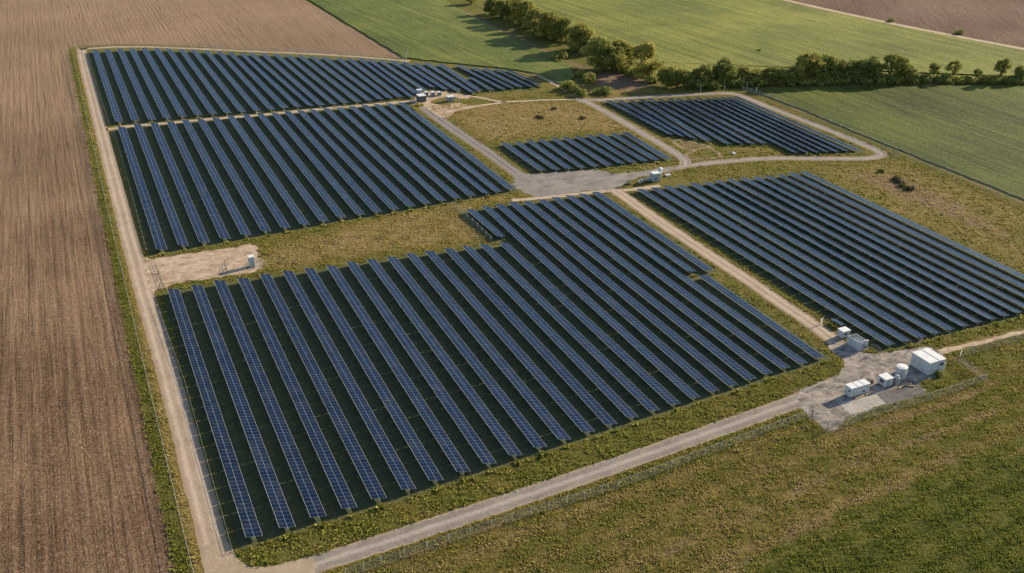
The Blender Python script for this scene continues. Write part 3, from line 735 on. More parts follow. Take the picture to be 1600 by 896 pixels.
order = sorted(range(len(ROWS)), key=lambda i: ('A A2 B C D E F'.split().index(ROWS[i][0]), (ROWS[i][1]+ROWS[i][3])/2))
for i in order:
    b, x0, y0, x1, y1 = ROWS[i]; k = cnt.get(b, 0); cnt[b] = k+1
    L = math.hypot(x1-x0, y1-y0)
    lab = ('%s blue solar panel row from the left in the %s' % (ORD[k], BLOCK[b][0]))
    t = thing('solar_panel_row', lab, 'solar panels', (x0, y0, 0), -math.atan2(x1-x0, y1-y0), BLOCK[b][1])
    nsec = max(1, round(L/(4*MOD+.06)))
    gaps = [(.20 if k == 0 else (.20 if random.random() < .10 else .035)) for _ in range(nsec)]; gaps[-1] = 0.0
    nm = max(2*nsec, round((L-sum(gaps))/MOD))
    base, extra = divmod(nm, nsec); sizes = [base+(1 if j < extra else 0) for j in range(nsec)]
    sizes = [min(8, max(2, s)) for s in sizes]; random.shuffle(sizes)
    gr = min(1.0, max(0.0, (x0-60)/120.0)); AX = AXIS_Z-.24*gr
    tilt = TILT-R(5.0*gr)+R(random.uniform(-2.0, 2.0)); y = 0.0
    posts = [.35]
    for s, GAP in zip(sizes, gaps):
        o = link('panel_table', SEC[s], t); o.location = (0, y, AX); o.rotation_euler = (0, tilt+R(random.uniform(-.9, .9)), 0)
        y += s*MOD+GAP; posts.append(y-GAP/2)
    posts[-1] = y-.35
    for py in posts:
        o = link('post', POST, t); o.location = (0, py, 0); o.scale = (1, 1, AX/AXIS_Z)
    tb = link('torque_tube', TUBE, t); tb.location = (0, -.25, AX-.10); tb.scale = (1, y+.5, 1)

# ------------------------------------------------------------------ fences
bm = bmesh.new(); tube(bm, (0, 0, 0), (0, 0, 2.2), .055, n=6); FPOST = mesh_of('post', bm, M['post_steel'], True)
def fence(label, pts, spacing=5.0, h=2.1, name='wire_fence', group='wire fences round the solar farm'):
    P = [Vector(p) for p in pts]; o0 = P[0]
    t = thing(name, label, 'fence', (o0.x, o0.y, 0), 0, group)
    S = [P[0]]
    for a, b in zip(P[:-1], P[1:]):
        c = max(1, round((b-a).length/spacing))
        for j in range(1, c+1): S.append(a.lerp(b, j/c))
    for p in S:
        q = link('post', FPOST, t); q.location = (p.x-o0.x, p.y-o0.y, 0); q.scale = (1, 1, h/2.1)
    for nm_, z, r in (('top_rail', h, .035 if h > 1 else .022), ('bottom_wire', .12, .022)):
        bm = bmesh.new()
        for a, b in zip(S[:-1], S[1:]): tube(bm, (a.x-o0.x, a.y-o0.y, z), (b.x-o0.x, b.y-o0.y, z), r, n=5)
        part(nm_, bm, M['galv'], t)
    bm = bmesh.new()
    for a, b in zip(S[:-1], S[1:]):
        v = [bm.verts.new((q.x-o0.x, q.y-o0.y, z)) for q, z in ((a, .12), (b, .12), (b, h), (a, h))]; bm.faces.new(v)
    part('wire_mesh', bm, M['wire'], t)
    return t
fence('long wire fence between the ploughed field and the left gravel road', [(0.8, 614), (1.2, 367), (1.9, 222), (2.4, 149.5), (2.6, 118)], 5.2)
fence('wire fence between the front gravel road and the rough grass field', FENCE_FRONT, 4.5)
fence('wire fence along the near side of the white cabinet yard', FENCE_YARD, 4.0)
fence('wire fence turning behind the large white container towards the right edge', FENCE_YARD2, 4.5)
fence('straight wire fence between the right crop field and the brown grass', FENCE_RIGHT, 7.0)
fence('low wire fence left of the large front block', FENCE_INC, 5.0, 0.8)
fence('low wire fence left of the middle left block', FENCE_INB, 5.0, 0.8)
fence('low wire fence left of the far block, beside the road end', FENCE_INA, 5.0, 0.8)
fence('short wire fence on the dry meadow beside the step of the front block', [(113.6, 298.5), (114.2, 277), (114, 265)], 4.0, 1.8)
fence('wire fence along the ploughed field behind the far block', [(4, 617.6), (31, 613), (65, 591), (97, 567.2), (129, 546), (159, 520.5), (169, 510)], 8.0, 1.6)

# ------------------------------------------------------------------ cabinets and equipment
def door(parent, x, y, w, h, face, z0=.25, m='grey_paint'):
    bm = bmesh.new()
    if face == '-y': box(bm, x, x+w, y-.035, y-.003, z0, z0+h, .01)
    else: box(bm, x-.035, x-.003, y, y+w, z0, z0+h, .01)
    d = part('door', bm, M[m], parent)
    bm = bmesh.new()
    if face == '-y': box(bm, x+w-.16, x+w-.10, y-.09, y-.036, z0+h*.45, z0+h*.45+.25, .01)
    else: box(bm, x-.09, x-.036, y+w-.16, y+w-.10, z0+h*.45, z0+h*.45+.25, .01)
    part('handle', bm, M['dark_steel'], d); return d
def louvre(parent, x, y, w, h, face, z0, n=6):
    bm = bmesh.new()
    for j in range(n):
        a = z0+h*j/n
        if face == '-y': box(bm, x, x+w, y-.05, y-.003, a, a+h/n*.72)
        else: box(bm, x-.05, x-.003, y, y+w, a, a+h/n*.72)
    return part('vent', bm, M['vent'], parent)
def cabinet(name, label, cat, x0, y0, w, d, h, roof=.14, plinth=.28, ribs=True, group=None, body='white_paint'):
    t = thing(name, label, cat, (x0, y0, 0), 0, group)
    bm = bmesh.new(); box(bm, .12, w-.12, .12, d-.12, .031, plinth); part('plinth', bm, M['dark_steel'], t)
    bm = bmesh.new(); box(bm, 0, w, 0, d, plinth, h-roof, .03)
    if ribs:
        for j in range(1, int(w/.6)):
            xx = j*w/int(w/.6); box(bm, xx-.04, xx+.04, -.02, .02, plinth+.1, h-roof-.1)
        for j in range(1, int(d/.6)):
            yy = j*d/int(d/.6); box(bm, -.02, .02, yy-.04, yy+.04, plinth+.1, h-roof-.1)
    part('body', bm, M[body], t)
    bm = bmesh.new(); box(bm, -.1, w+.1, -.1, d+.1, h-roof, h, .03); r = part('roof', bm, M['roof_paint'], t)
    return t, r
# big pair of joined containers
t, r = cabinet('container', 'largest white container pair with a seamed flat roof beside the yard exit', 'container', 181.0, 143.2, 5.3, 6.0, 3.85, .16, .2)
bm = bmesh.new(); box(bm, 3.05, 3.17, -.12, 6.12, 3.852, 3.91); part('seam', bm, M['grey_paint'], r)
bm = bmesh.new(); box(bm, 3.06, 3.16, -.06, -.022, .22, 3.68); part('wall_seam', bm, M['grey_paint'], t)
door(t, .5, -.02, 1.1, 2.2, '-y', .3, 'white_paint'); door(t, 1.65, -.02, 1.1, 2.2, '-y', .3, 'white_paint'); louvre(t, 3.6, -.02, 1.2, .8, '-y', 2.2)
bm = bmesh.new(); v = [bm.verts.new(c) for c in ((-.045, 3.35, 2.0), (-.045, 2.85, 2.0), (-.045, 3.1, 2.45))]; f = bm.faces.new(v); bmesh.ops.extrude_face_region(bm, geom=[f])
for q in bm.verts:
    pass
e = bmesh.ops.solidify(bm, geom=list(bm.faces), thickness=.02); part('warning_sign', bm, M['yellow'], t)
# long low container
t, r = cabinet('container', 'long low white container on concrete pad nearest to the front road', 'container', 156.1, 143.45, 5.8, 2.1, 2.9)
for xx in (2.0, 3.9): part('seam', B(xx, xx+.08, -.12, 2.22, 2.902, 2.94), M['grey_paint'], r)
louvre(t, -.02, .3, .5, .55, '-x', 1.6); door(t, -.02, 1.0, .85, 2.0, '-x', .3, 'white_paint'); louvre(t, 3.6, -.02, .9, .4, '-y', .9, 4); door(t, 1.1, -.02, .9, 2.0, '-y', .3, 'white_paint')
# square cabinet
t, r = cabinet('cabinet', 'square white cabinet with dark side vent between long container and round tank', 'cabinet', 167.1, 143.5, 2.5, 2.5, 2.45)
louvre(t, -.02, .55, 1.2, .8, '-x', 1.1); door(t, .6, -.02, 1.0, 1.8, '-y', .3, 'grey_paint')
# round tank
t = thing('storage_tank', 'round upright white tank with a flat lid beside the large container', 'tank', (174.3, 145.6, 0))
bm = bmesh.new(); tube(bm, (0, 0, .03), (0, 0, .25), 1.5, n=32); part('plinth', bm, M['concrete'], t)
bm = bmesh.new(); tube(bm, (0, 0, .25), (0, 0, 3.2), 1.28, n=32)
for z in (1.0, 1.9, 2.7): tube(bm, (0, 0, z-.04), (0, 0, z+.04), 1.315, n=32)
part('shell', bm, M['white_paint'], t)
bm = bmesh.new(); tube(bm, (0, 0, 3.2), (0, 0, 3.32), 1.38, n=32); tube(bm, (0, 0, 3.32), (0, 0, 3.42), 1.15, .9, n=32); part('lid', bm, M['roof_paint'], t)
part('pipe', T((-1.0, -1.1, .3), (-1.0, -1.1, 3.0), .09), M['galv'], t)
# transformer
t = thing('transformer', 'grey finned transformer with a curved hood standing before the round tank', 'transformer', (171.2, 143.9, 0))
part('plinth', B(-.8, .8, -.8, .8, .031, .2), M['concrete'], t)
part('body', B(-.55, .55, -.6, .6, .2, 1.9, .05), M['grey_paint'], t)
bm = bmesh.new()
for j in range(7):
    y = -.55+j*.18; box(bm, -.85, -.56, y, y+.06, .4, 1.75); box(bm, .56, .85, y, y+.06, .4, 1.75)
part('radiator', bm, M['grey_paint'], t)
bm = bmesh.new()
for j in range(6):
    a0 = math.pi*j/6; a1 = math.pi*(j+1)/6
    tube(bm, (.6*math.cos(a0), 0, 1.95+.45*math.sin(a0)), (.6*math.cos(a1), 0, 1.95+.45*math.sin(a1)), .17, n=8)
part('hood', bm, M['roof_paint'], t)
for y in (-.35, .35): part('bushing', T((0, y, 1.9), (0, y, 2.55), .1, 8, .05), M['rubble'], t)
# left-hand pair near the road
t, r = cabinet('cabinet', 'small white cabinet on the far side of the yard beside the block road', 'cabinet', 174.3, 166.6, 2.5, 2.1, 2.35)
louvre(t, .5, -.02, .9, .5, '-y', 1.2, 5); door(t, -.02, .5, 1.0, 1.8, '-x', .3, 'white_paint')
t = thing('inverter_station', 'open-topped white inverter station with dark equipment, behind the small white cabinet', 'inverter station', (173.8, 159.9, 0))
part('plinth', B(-.2, 3.2, -.3, 4.9, .025, .18), M['concrete'], t)
bm = bmesh.new(); box(bm, 0, .14, 0, 4.6, .18, 2.5, .02); box(bm, 2.86, 3.0, 0, 4.6, .18, 2.3, .02); box(bm, .14, 2.86, 0, .14, .18, 2.5, .02); box(bm, .14, 2.86, 4.46, 4.6, .18, 2.3, .02)
for j in range(7): box(bm, -.10, -.002, .4+j*.6, .48+j*.6, .3, 2.3)
part('enclosure', bm, M['white_paint'], t)
bm = bmesh.new(); box(bm, .3, 2.7, .9, 3.9, .19, 1.9, .03); part('transformer_core', bm, M['vent'], t)
bm = bmesh.new()
for j in range(8): box(bm, .4, 2.6, 1.1+j*.32, 1.22+j*.32, 1.9, 2.15)
part('radiator', bm, M['grey_paint'], t)
for j in range(3): part('bushing', T((.8+j*.7, 3.4, 1.9), (.8+j*.7, 3.4, 2.75), .12, 8, .06), M['rubble'], t)
bm = bmesh.new()
for j in range(7):
    a0 = math.pi*j/7; a1 = math.pi*(j+1)/7
    tube(bm, (1.5-1.45*math.cos(a0), .07, 2.5+.38*math.sin(a0)), (1.5-1.45*math.cos(a1), .07, 2.5+.38*math.sin(a1)), .13, n=8)
part('hood', bm, M['roof_paint'], t)
door(t, 1.0, 0, 1.0, 1.7, '-y', .35, 'grey_paint'); louvre(t, 2.1, -.0, .6, .7, '-y', .35, 5)
# kiosk on the bare earth
t, r = cabinet('kiosk', 'tall narrow white kiosk on the bare earth pad beside the front block', 'kiosk', 37.9, 277.6, 1.7, 1.9, 3.6, .12, .2)
door(t, .4, -.02, .9, 2.1, '-y', .3, 'grey_paint'); louvre(t, -.02, .5, .8, .6, '-x', 2.3, 5)
poly_sheet('kiosk_pad', [(36.5, 275.4), (43.4, 276.2), (43.0, 283.5), (37.2, 283.2)], .030, M['asphalt_pale'], 1.0, .3)
# centre cabinet
t, r = cabinet('cabinet', 'grey ribbed cabinet on the gravel island below the central junction', 'cabinet', 191.6, 289.0, 3.1, 2.7, 3.4, .12, .2, True, None, 'grey_paint')
louvre(t, .5, -.02, .9, .8, '-y', 1.0, 5)
t = thing('vent_stack', 'white round-capped stack behind the grey ribbed cabinet', 'vent stack', (196.6, 292.6, 0))
part('pipe', T((0, 0, 0), (0, 0, 3.3), .62, 20), M['white_paint'], t, True)
bm = bmesh.new(); bmesh.ops.create_uvsphere(bm, u_segments=20, v_segments=10, radius=.95, matrix=Matrix.Translation((0, 0, 3.6)) @ Matrix.Diagonal((1, 1, .65, 1))); part('cap', bm, M['roof_paint'], t, True)
for (x, y, w, d, h, l) in ((190.0, 291.6, 1.9, 1.0, 1.0, 'pale concrete block touching the shadow of the grey ribbed cabinet'), (188.0, 291.4, 1.0, 1.2, .8, 'middle pale concrete block in the shadow left of the grey cabinet'), (186.2, 290.6, 1.1, .9, .7, 'outermost small concrete block left of the grey ribbed cabinet'), (199.5, 292.0, 2.2, 1.6, .6, 'low concrete slab right of the white round-capped stack')):
    bm = B(0, w, 0, d, .02, h, .05); o = part('concrete_block', bm, M['rubble'], None); o.location = (x, y, 0); o.rotation_euler = (0, 0, random.uniform(-.3, .3)); tag(o, l, 'concrete block', 'concrete blocks')
t = thing('marker_post', 'short grey marker post on a dark mound at the junction edge', 'post', (181.6, 290.9, 0))
part('pillar', B(-.3, .3, -.3, .3, 0, 2.2, .05), M['grey_paint'], t); part('base', B(-1.3, .9, -.7, .7, .02, .45, .15), M['soil'], t)
# far yard
t, r = cabinet('container', 'dark container at the far yard beside the middle block corner', 'container', 147.3, 427.6, 3.6, 4.2, 3.0, .12, .2, True, None, 'dark_steel')
t, r = cabinet('cabinet', 'small white cabinet at the end of the far block rows', 'cabinet', 151.2, 441.0, 2.6, 2.0, 2.2)
for j, (x, y, l) in enumerate(((153.6, 436.6, 'left'), (156.6, 435.2, 'middle'), (159.4, 434.0, 'right'))):
    t, r = cabinet('inverter', '%s one of three grey inverters in line at the far yard' % l, 'inverter', x, y, 1.5, 2.2, 1.9, .1, .25, False, 'three grey inverters', 'grey_paint')
    louvre(t, .3, 0, 1.2, 1.0, '-y', .7)
t, r = cabinet('transformer_box', 'grey transformer box on the grass island in the far yard', 'transformer', 160.2, 422.6, 3.4, 2.6, 2.4, .12, .25, True, None, 'grey_paint')
louvre(t, .4, -.02, 1.0, .9, '-y', .8)
def pole(label, x, y, h, arm=False):
    t = thing('utility_pole', label, 'pole', (x, y, 0)); part('shaft', T((0, 0, 0), (0, 0, h), .14, 8, .09), M['rubble'], t)
    part('lamp_head', B(-.5, .9, -.16, .16, h, h+.16, .03), M['galv'], t); part('footing', T((0, 0, 0), (0, 0, .3), .35), M['concrete'], t)
pole('pale pole beside the three grey inverters in the far yard', 151.0, 428.9, 5.5)
pole('pale pole right of the transformer box in the far yard', 165.2, 421.2, 6.0)
t = thing('weather_mast', 'pale forked weather mast at the corner of the far block and green field', 'mast', (169.8, 511.8, 0))
part('shaft', T((0, 0, 0), (0, 0, 2.6), .16), M['white_paint'], t)
for s in (-1, 1): part('arm', T((0, 0, 2.4), (1.1*s, 0, 3.9), .13), M['white_paint'], t)
part('sensor', T((1.1, 0, 3.9), (1.1, 0, 4.3), .22), M['white_paint'], t)
t = thing('scrap_heap', 'small white scrap sheet leaning on dark frames in the grass', 'scrap', (239.3, 303.6, 0))
part('sheet', B(-.9, .9, -.7, .7, .3, .45), M['white_paint'], t).rotation_euler = (R(14), 0, R(20))
bm = bmesh.new()
for s in range(5): tube(bm, (-2.6+s*.8, -.4, .1), (-2.0+s*.9, .6, 1.0+.2*(s % 2)), .08)
part('frame', bm, M['dark_steel'], t)
# mini panel table by the cabinets
t = thing('solar_panel_table', 'single short solar panel table standing alone beside the block road', 'solar panels', (178.6, 171.4, 0))
o = link('panel_table', SEC[3], t); o.location = (0, 0, AXIS_Z-.1); o.rotation_euler = (0, R(14), 0); o.scale = (.55, 1, 1)
for y in (.4, 3.8): link('post', POST, t).location = (0, y, -.1)
# gates
def gate(label, a, b, h=1.5, m='galv', bars=5, name='metal_gate', seg=4.0):
    a, b = Vector(a), Vector(b); L = (b-a).length
    t = thing(name, label, 'gate', (a.x, a.y, 0), math.atan2((b-a).y, (b-a).x)); n = max(1, round(L/seg))
    for j in range(n+1): part('post', T((L*j/n, 0, 0), (L*j/n, 0, h+.25), .085), M[m], t)
    bm = bmesh.new()
    for z in np.linspace(.15, h, bars): tube(bm, (0, 0, z), (L, 0, z), .035, n=6)
    for j in range(n): tube(bm, (L*j/n, 0, .15), (L*(j+1)/n, 0, h), .03, n=6)
    part('leaf', bm, M[m], t); return t
gate('long dark barred gate across the entrance of the bare earth pad', (11.6, 292), (12.1, 274), .75, 'dark_steel', 3, 'metal_gate', 6.0)
gate('short dark barred barrier left of the tall narrow kiosk', (31.5, 284.5), (31.0, 277), .8, 'dark_steel', 3)
gate('dark barred gate between the front road and the cabinet yard corner', (142.6, 141.2), (142.0, 135.3), 1.9, 'dark_steel')
gate('small grey gate beside the block road above the white cabinets', (173.9, 175.2), (175.9, 176.0), 1.8)
gate('grey gate at the bend of the road by the right crop field', (297.5, 275.6), (296.4, 271.6), 1.9)
t = thing('arched_gate', 'arched grey wire gate beside the open-topped inverter station', 'gate', (177.2, 159.2, 0), R(-75))
bm = bmesh.new(); K = 12
for j in range(K):
    a0, a1 = math.pi*j/K, math.pi*(j+1)/K
    tube(bm, (1.4-1.4*math.cos(a0), 0, 1.2+1.0*math.sin(a0)), (1.4-1.4*math.cos(a1), 0, 1.2+1.0*math.sin(a1)), .06, n=6)
tube(bm, (0, 0, 0), (0, 0, 1.2), .06); tube(bm, (2.8, 0, 0), (2.8, 0, 1.2), .06); tube(bm, (0, 0, .7), (2.8, 0, .7), .04); part('frame', bm, M['galv'], t)
bm = bmesh.new()
for j in range(1, 8): tube(bm, (j*.35, 0, .1), (j*.35, 0, 1.2+math.sqrt(max(0, 1-((j*.35-1.4)/1.4)**2))), .03, n=5)
part('bars', bm, M['galv'], t)
t = thing('leaning_post', 'pale leaning timber post with a short stay behind the large white container', 'post', (189.4, 156.0, 0))
part('upright', T((0, 0, 0), (.9, -1.4, 2.6), .13), M['timber'], t); part('stay', T((.8, .3, 0), (.55, -.85, 1.6), .08), M['timber'], t)
for (x, y, h, l) in ((305.6, 383.0, 2.8, 'white post where the hedgerow meets the right fence'), (303.6, 373.0, 3.0, 'white post on the right fence below the hedgerow corner'), (280.7, 387.3, 3.0, 'thin pale post beside the top road left of its corner'), (292.2, 383.4, 2.6, 'thin pale post beside the top corner of the curving road')):
    t = thing('marker_post', l, 'post', (x, y, 0), 0, 'pale posts along the top road'); part('shaft', T((0, 0, 0), (0, 0, h), .11), M['white_paint'], t); part('cap', T((0, 0, h), (0, 0, h+.14), .17), M['white_paint'], t)
# loose things in the yard
for (x, y, L, a, l) in ((157.0, 142.7, 3.2, 6, 'long timber beam lying before the long low container'), (160.6, 142.9, 2.6, 10, 'short timber beam lying right of the longer beam before the low container'), (170.2, 141.9, 3.6, 12, 'pale timber beam lying before the finned transformer'), (172.4, 142.3, 2.4, -35, 'slanting timber beam between finned transformer and round tank')):
    bm = bmesh.new(); box(bm, 0, L, -.16, .16, .031, .33, .03); box(bm, L*.35, L*.35+.12, -.30, .30, .34, .42)
    o = part('timber_beam', bm, M['timber'], None); o.location = (x, y, 0); o.rotation_euler = (0, 0, R(a)); tag(o, l, 'timber', 'timber beams in the yard')
t = thing('drum', 'small dark drum standing left of the square white cabinet', 'drum', (165.9, 146.6, 0)); part('barrel', T((0, 0, .03), (0, 0, .95), .34, 18), M['dark_steel'], t); part('lid', T((0, 0, .95), (0, 0, 1.0), .36, 18), M['rust'], t)
t = thing('pipe_coil', 'pale coiled hose lying on the ground in front of the round tank', 'hose', (174.2, 142.8, 0))
bm = bmesh.new()
for q in range(3):
    for j in range(16):
        a0, a1 = 2*math.pi*j/16, 2*math.pi*(j+1)/16; rr = .75-.09*q; tube(bm, (rr*math.cos(a0), rr*math.sin(a0), .12+.12*q), (rr*math.cos(a1), rr*math.sin(a1), .12+.12*q), .085, n=6)
part('hose', bm, M['timber'], t)

# ------------------------------------------------------------------ trees and shrubs
def leaves_mesh(name, clumps, per, size, mat, seed):
    g = np.random.default_rng(seed); vs_, ton = [], []
    for (c, r, tone) in clumps:
        n = int(per*(r[0]*r[1]+.3)); u = g.normal(size=(n, 3)); u /= np.linalg.norm(u, axis=1)[:, None]
        rad = g.uniform(.4, 1.3, n)[:, None]**.75
        p = np.array(c)+u*rad*np.array(r)
        nrm = u+g.normal(scale=.55, size=(n, 3))+np.array([0, 0, .25]); nrm /= np.linalg.norm(nrm, axis=1)[:, None]
        a = np.cross(nrm, g.normal(size=(n, 3))); a /= np.linalg.norm(a, axis=1)[:, None]; b = np.cross(nrm, a)
        s = g.uniform(.6, 1.25, n)[:, None]*size; s2 = s*g.uniform(.45, .8, n)[:, None]
        q = np.stack([p-a*s, p-b*s2+a*s*.1, p+a*s, p+b*s2-a*s*.1], 1)
        vs_.append(q.reshape(-1, 3)); ton.append(np.repeat(np.clip(tone+g.normal(scale=.16, size=n), 0, 1), 4))
    co = np.concatenate(vs_); co[:, 2] = np.maximum(co[:, 2], .05)
    me = raw_mesh(name, co, np.arange(len(co)).reshape(-1, 4))
    a = me.attributes.new('leaf_tone', 'FLOAT', 'POINT'); a.data.foreach_set('value', np.concatenate(ton).astype(np.float32))
    me.materials.append(mat); return me
def tree_proto(seed, kind):
    g = random.Random(seed); clumps = []; bm = bmesh.new()
    h = 10.0; th = {'broad': .5, 'oval': .3, 'fan': 3.2}[kind]
    R0 = {'broad': 4.9, 'oval': 4.1, 'fan': 3.5}[kind]
    lean = (g.uniform(-.4, .4), g.uniform(-.4, .4))
    top = Vector((lean[0], lean[1], h*.62))
    tube(bm, (0, 0, -.1), (0, 0, .5), .42, .32, 9); tube(bm, (0, 0, .5), (lean[0]*.5, lean[1]*.5, h*.34), .32, .22, 9); tube(bm, (lean[0]*.5, lean[1]*.5, h*.34), top, .22, .09, 8)
    nc = {'broad': 40, 'oval': 34, 'fan': 20}[kind]
    for j in range(nc):
        a = g.uniform(0, 2*math.pi) if j else 0; zf = g.random()**.8
        z = th+1.0+(h-th-2.0)*zf; prof = math.sin(math.pi*min(1, .30+.64*zf))**.6
        rr = R0*prof*math.sqrt(g.uniform(.12, 1.0))*.82
        c = (lean[0]*.6+rr*math.cos(a), lean[1]*.6+rr*math.sin(a), z)
        r = g.uniform(.6, 1.6)*(1.05 if kind != 'fan' else .85)
        clumps.append((c, (r*1.1, r*1.1, r*.8), g.uniform(.25, .75)))
        if j % 2 == 0:
            s = Vector((lean[0]*.5, lean[1]*.5, h*g.uniform(.2, .45))); m = s.lerp(Vector(c), .55)+Vector((0, 0, .4))
            tube(bm, s, m, .12, .07, 6); tube(bm, m, c, .07, .03, 5)
    return mesh_of('trunk', bm, M['bark'], True), clumps
KINDS = [(1, 'broad', 'leaf_y'), (2, 'broad', 'leaf'), (3, 'oval', 'leaf'), (4, 'oval', 'leaf_y'), (5, 'broad', 'leaf_d'), (6, 'fan', 'leaf_d'), (7, 'broad', 'leaf'), (8, 'oval', 'leaf_d'), (9, 'fan', 'leaf')]
PROTO = []
for s, kd, lf in KINDS:
    tm, cl = tree_proto(s, kd); PROTO.append((tm, leaves_mesh('crown', cl, 62, .36, M[lf], s+50)))
def tree(k, x, y, h, label, group, wid=1.0):
    t = thing('tree', label, 'tree', (x, y, 0), random.uniform(0, 6.28), group)
    s = h/10.0; t.scale = (s*wid, s*wid, s)
    link('trunk', PROTO[k][0], t); link('crown', PROTO[k][1], t); return t
UNDER1 = []
H1 = [9, 11, 12, 13, 15, 15, 14, 15, 16, 14, 15, 14, 17, 18, 15, 16, 18.5]
K1 = [1, 6, 2, 1, 3, 0, 6, 0, 3, 0, 2, 3, 6, 4, 1, 6, 0]
W1 = ['dark', 'green', 'oval green', 'green', 'yellow-tinged', 'yellow-tinged', 'green', 'yellow-tinged', 'yellow-tinged', 'yellow-tinged', 'oval green', 'yellow-tinged', 'dark spreading', 'very dark broad', 'low green', 'broad green', 'golden-topped open']
for i, (x, y) in enumerate(TREES1):
    tree(K1[i], x, y, H1[i], '%s tree, %s from the near end of the diagonal treeline' % (W1[i], ORD[len(TREES1)-1-i]), 'trees of the diagonal treeline', 1.12)
for i, (f, k_, h_, w_) in enumerate(((.12, 1, 10, 'dark'), (.3, 3, 12, 'slim yellow-tinged'), (.52, 2, 12, 'slim green'), (.72, 0, 13, 'slim golden'), (.86, 6, 12, 'low green'))):
    q = f*(len(TREES1)-1); a_, b_ = TREES1[int(q)], TREES1[int(q)+1]; u_ = q-int(q)
    tree(k_, a_[0]+(b_[0]-a_[0])*u_+4.5, a_[1]+(b_[1]-a_[1])*u_, h_, '%s tree, %s from the far end of the back row of the diagonal treeline' % (w_, ORD[i]), 'trees of the diagonal treeline', 1.1)
for i, q in enumerate(np.linspace(1.2, 15.4, 14)):
    a_, b_ = TREES1[int(q)], TREES1[int(q)+1]; u_ = q-int(q)
    UNDER1.append((a_[0]+(b_[0]-a_[0])*u_+random.uniform(-2, 3), a_[1]+(b_[1]-a_[1])*u_))
H2 = [11, 10, 9, 9, 12, 10, 13, 9, 9, 8, 9, 8, 9, 15, 15, 14, 12, 11, 12, 13, 15, 13.5, 9]
K2 = [1, 6, 4, 8, 5, 2, 4, 1, 6, 1, 6, 0, 1, 0, 6, 4, 4, 7, 4, 7, 5, 8, 4]
for i, (x, y) in enumerate(TREES2):
    w = ['green', 'green', 'dark', 'thin', 'thin dark', 'oval', 'tall dark', 'green', 'green', 'low green', 'green', 'yellowish', 'green', 'tall golden-topped', 'tall broad', 'tall dark', 'dark', 'dark oval', 'dark', 'tall dark oval', 'tall fan-shaped dark', 'tall fan-shaped lighter', 'low dark'][i]
    tree(K2[i], x, y, H2[i], '%s tree, %s from the left in the hedgerow crossing behind the farm' % (w, ORD[i]), 'trees of the crossing hedgerow', 1.2 if H2[i] < 12 else 1.05)
for i, (x, y) in enumerate(TREES3):
    tree([5, 8, 5, 8, 4][i], x, y, [9.5, 11, 7, 12.5, 9][i], '%s' % ['small fan-shaped tree, first of the scattered trees right of the dense hedgerow', 'rounded fan-shaped tree, second of the scattered trees in the thin hedge', 'small pointed tree between the fan-shaped trees of the thin hedge', 'palm-like fan-shaped tree standing highest in the thin hedge at right', 'small dark tree at the right edge of the photo in the hedge'][i], 'scattered trees of the thin hedge')
def bush_proto(seed, lf):
    g = random.Random(seed); cl = []
    for j in range(11):
        a = g.uniform(0, 6.28); rr = 1.25*math.sqrt(g.random()); r = g.uniform(.5, .85)
        cl.append(((rr*math.cos(a), rr*math.sin(a), g.uniform(.35, 1.35-.35*rr)), (r, r, r*.8), g.uniform(.2, .8)))
    return leaves_mesh('bush', cl, 95, .22, M[lf], seed)
BP = [bush_proto(31, 'leaf_d'), bush_proto(32, 'leaf'), bush_proto(33, 'leaf_y'), bush_proto(34, 'leaf_d'), bush_proto(35, 'leaf_b')]
def bush(k, x, y, h, label, group=None, wid=1.0):
    o = link('bush', BP[k]); o.location = (x, y, 0); o.rotation_euler = (0, 0, random.uniform(0, 6.28)); s = h/2.0; o.scale = (s*wid, s*wid, s)
    return tag(o, label, 'bush', group)
for i, (x, y) in enumerate(BUSHES[:14]):
    bush(i % 2*3, x, y, random.uniform(4.0, 5.5), '%s low dark bush from the left in the thin hedge at right' % ORD[i], 'low bushes of the thin hedge', 1.15)
for i, (x, y) in enumerate(UNDER1):
    bush([1, 0, 2][i % 3], x, y, random.uniform(3.0, 5.0), '%s undergrowth bush from the far end at the foot of the diagonal treeline' % ORD[i], 'undergrowth of the diagonal treeline', 1.25)
hx = np.linspace(286, 386, 20)
for i, x in enumerate(hx):
    y = np.interp(x, [q[0] for q in TREES2], [q[1] for q in TREES2])-2.5
    bush([0, 3, 1][i % 3], float(x), float(y)+random.uniform(-1, 1), random.uniform(4.5, 6.5), '%s undergrowth bush from the left at the foot of the crossing hedgerow' % ORD[i], 'undergrowth of the crossing hedgerow', 1.2)
SH = [(0, 5.5, 'round dark bush standing alone in the shadow left of the treeline'), (1, 5.0, 'green bush beside the top road junction, farthest of its clump'), (1, 4.5, 'green bush in the middle of the clump beside the top road junction'), (0, 3.8, 'green bush nearest to the top road junction'), (1, 5.0, 'rounded bush on the brown earth below the treeline'), (2, 3.5, 'yellowish small bush on the brown earth strip left of the rounded bush'), (0, 4.0, 'dark ragged bush at the edge of the brown earth patch, right one'), (3, 3.4, 'dark ragged bush at the edge of the brown earth patch, left one'), (1, 4.0, 'low bush under the golden-topped tree at the treeline end'), (0, 4.5, 'dark bush between the treeline end and the crossing hedgerow'), (3, 2.2, 'tiny dark bush in the green field left of the treeline'), (0, 2.4, 'lone dark bush on the far track, left one'), (0, 3.0, 'lone dark bush on the far track, right one'), (2, 2.2, 'small dry bush beside the far yard, nearer the road'), (2, 2.0, 'small dry bush at the far corner of the middle left block'), (4, 1.4, 'small dark bush on the brown grass by the right crop field'), (4, 1.8, 'dark weedy bush behind the soil mound on the brown grass'), (4, 1.6, 'dark weedy bush beside the soil mound on the brown grass'), (4, 2.0, 'largest dark weedy bush, nearest on the brown grass'), (3, 1.2, 'tiny dark bush in the pale green field above the hedgerow')]
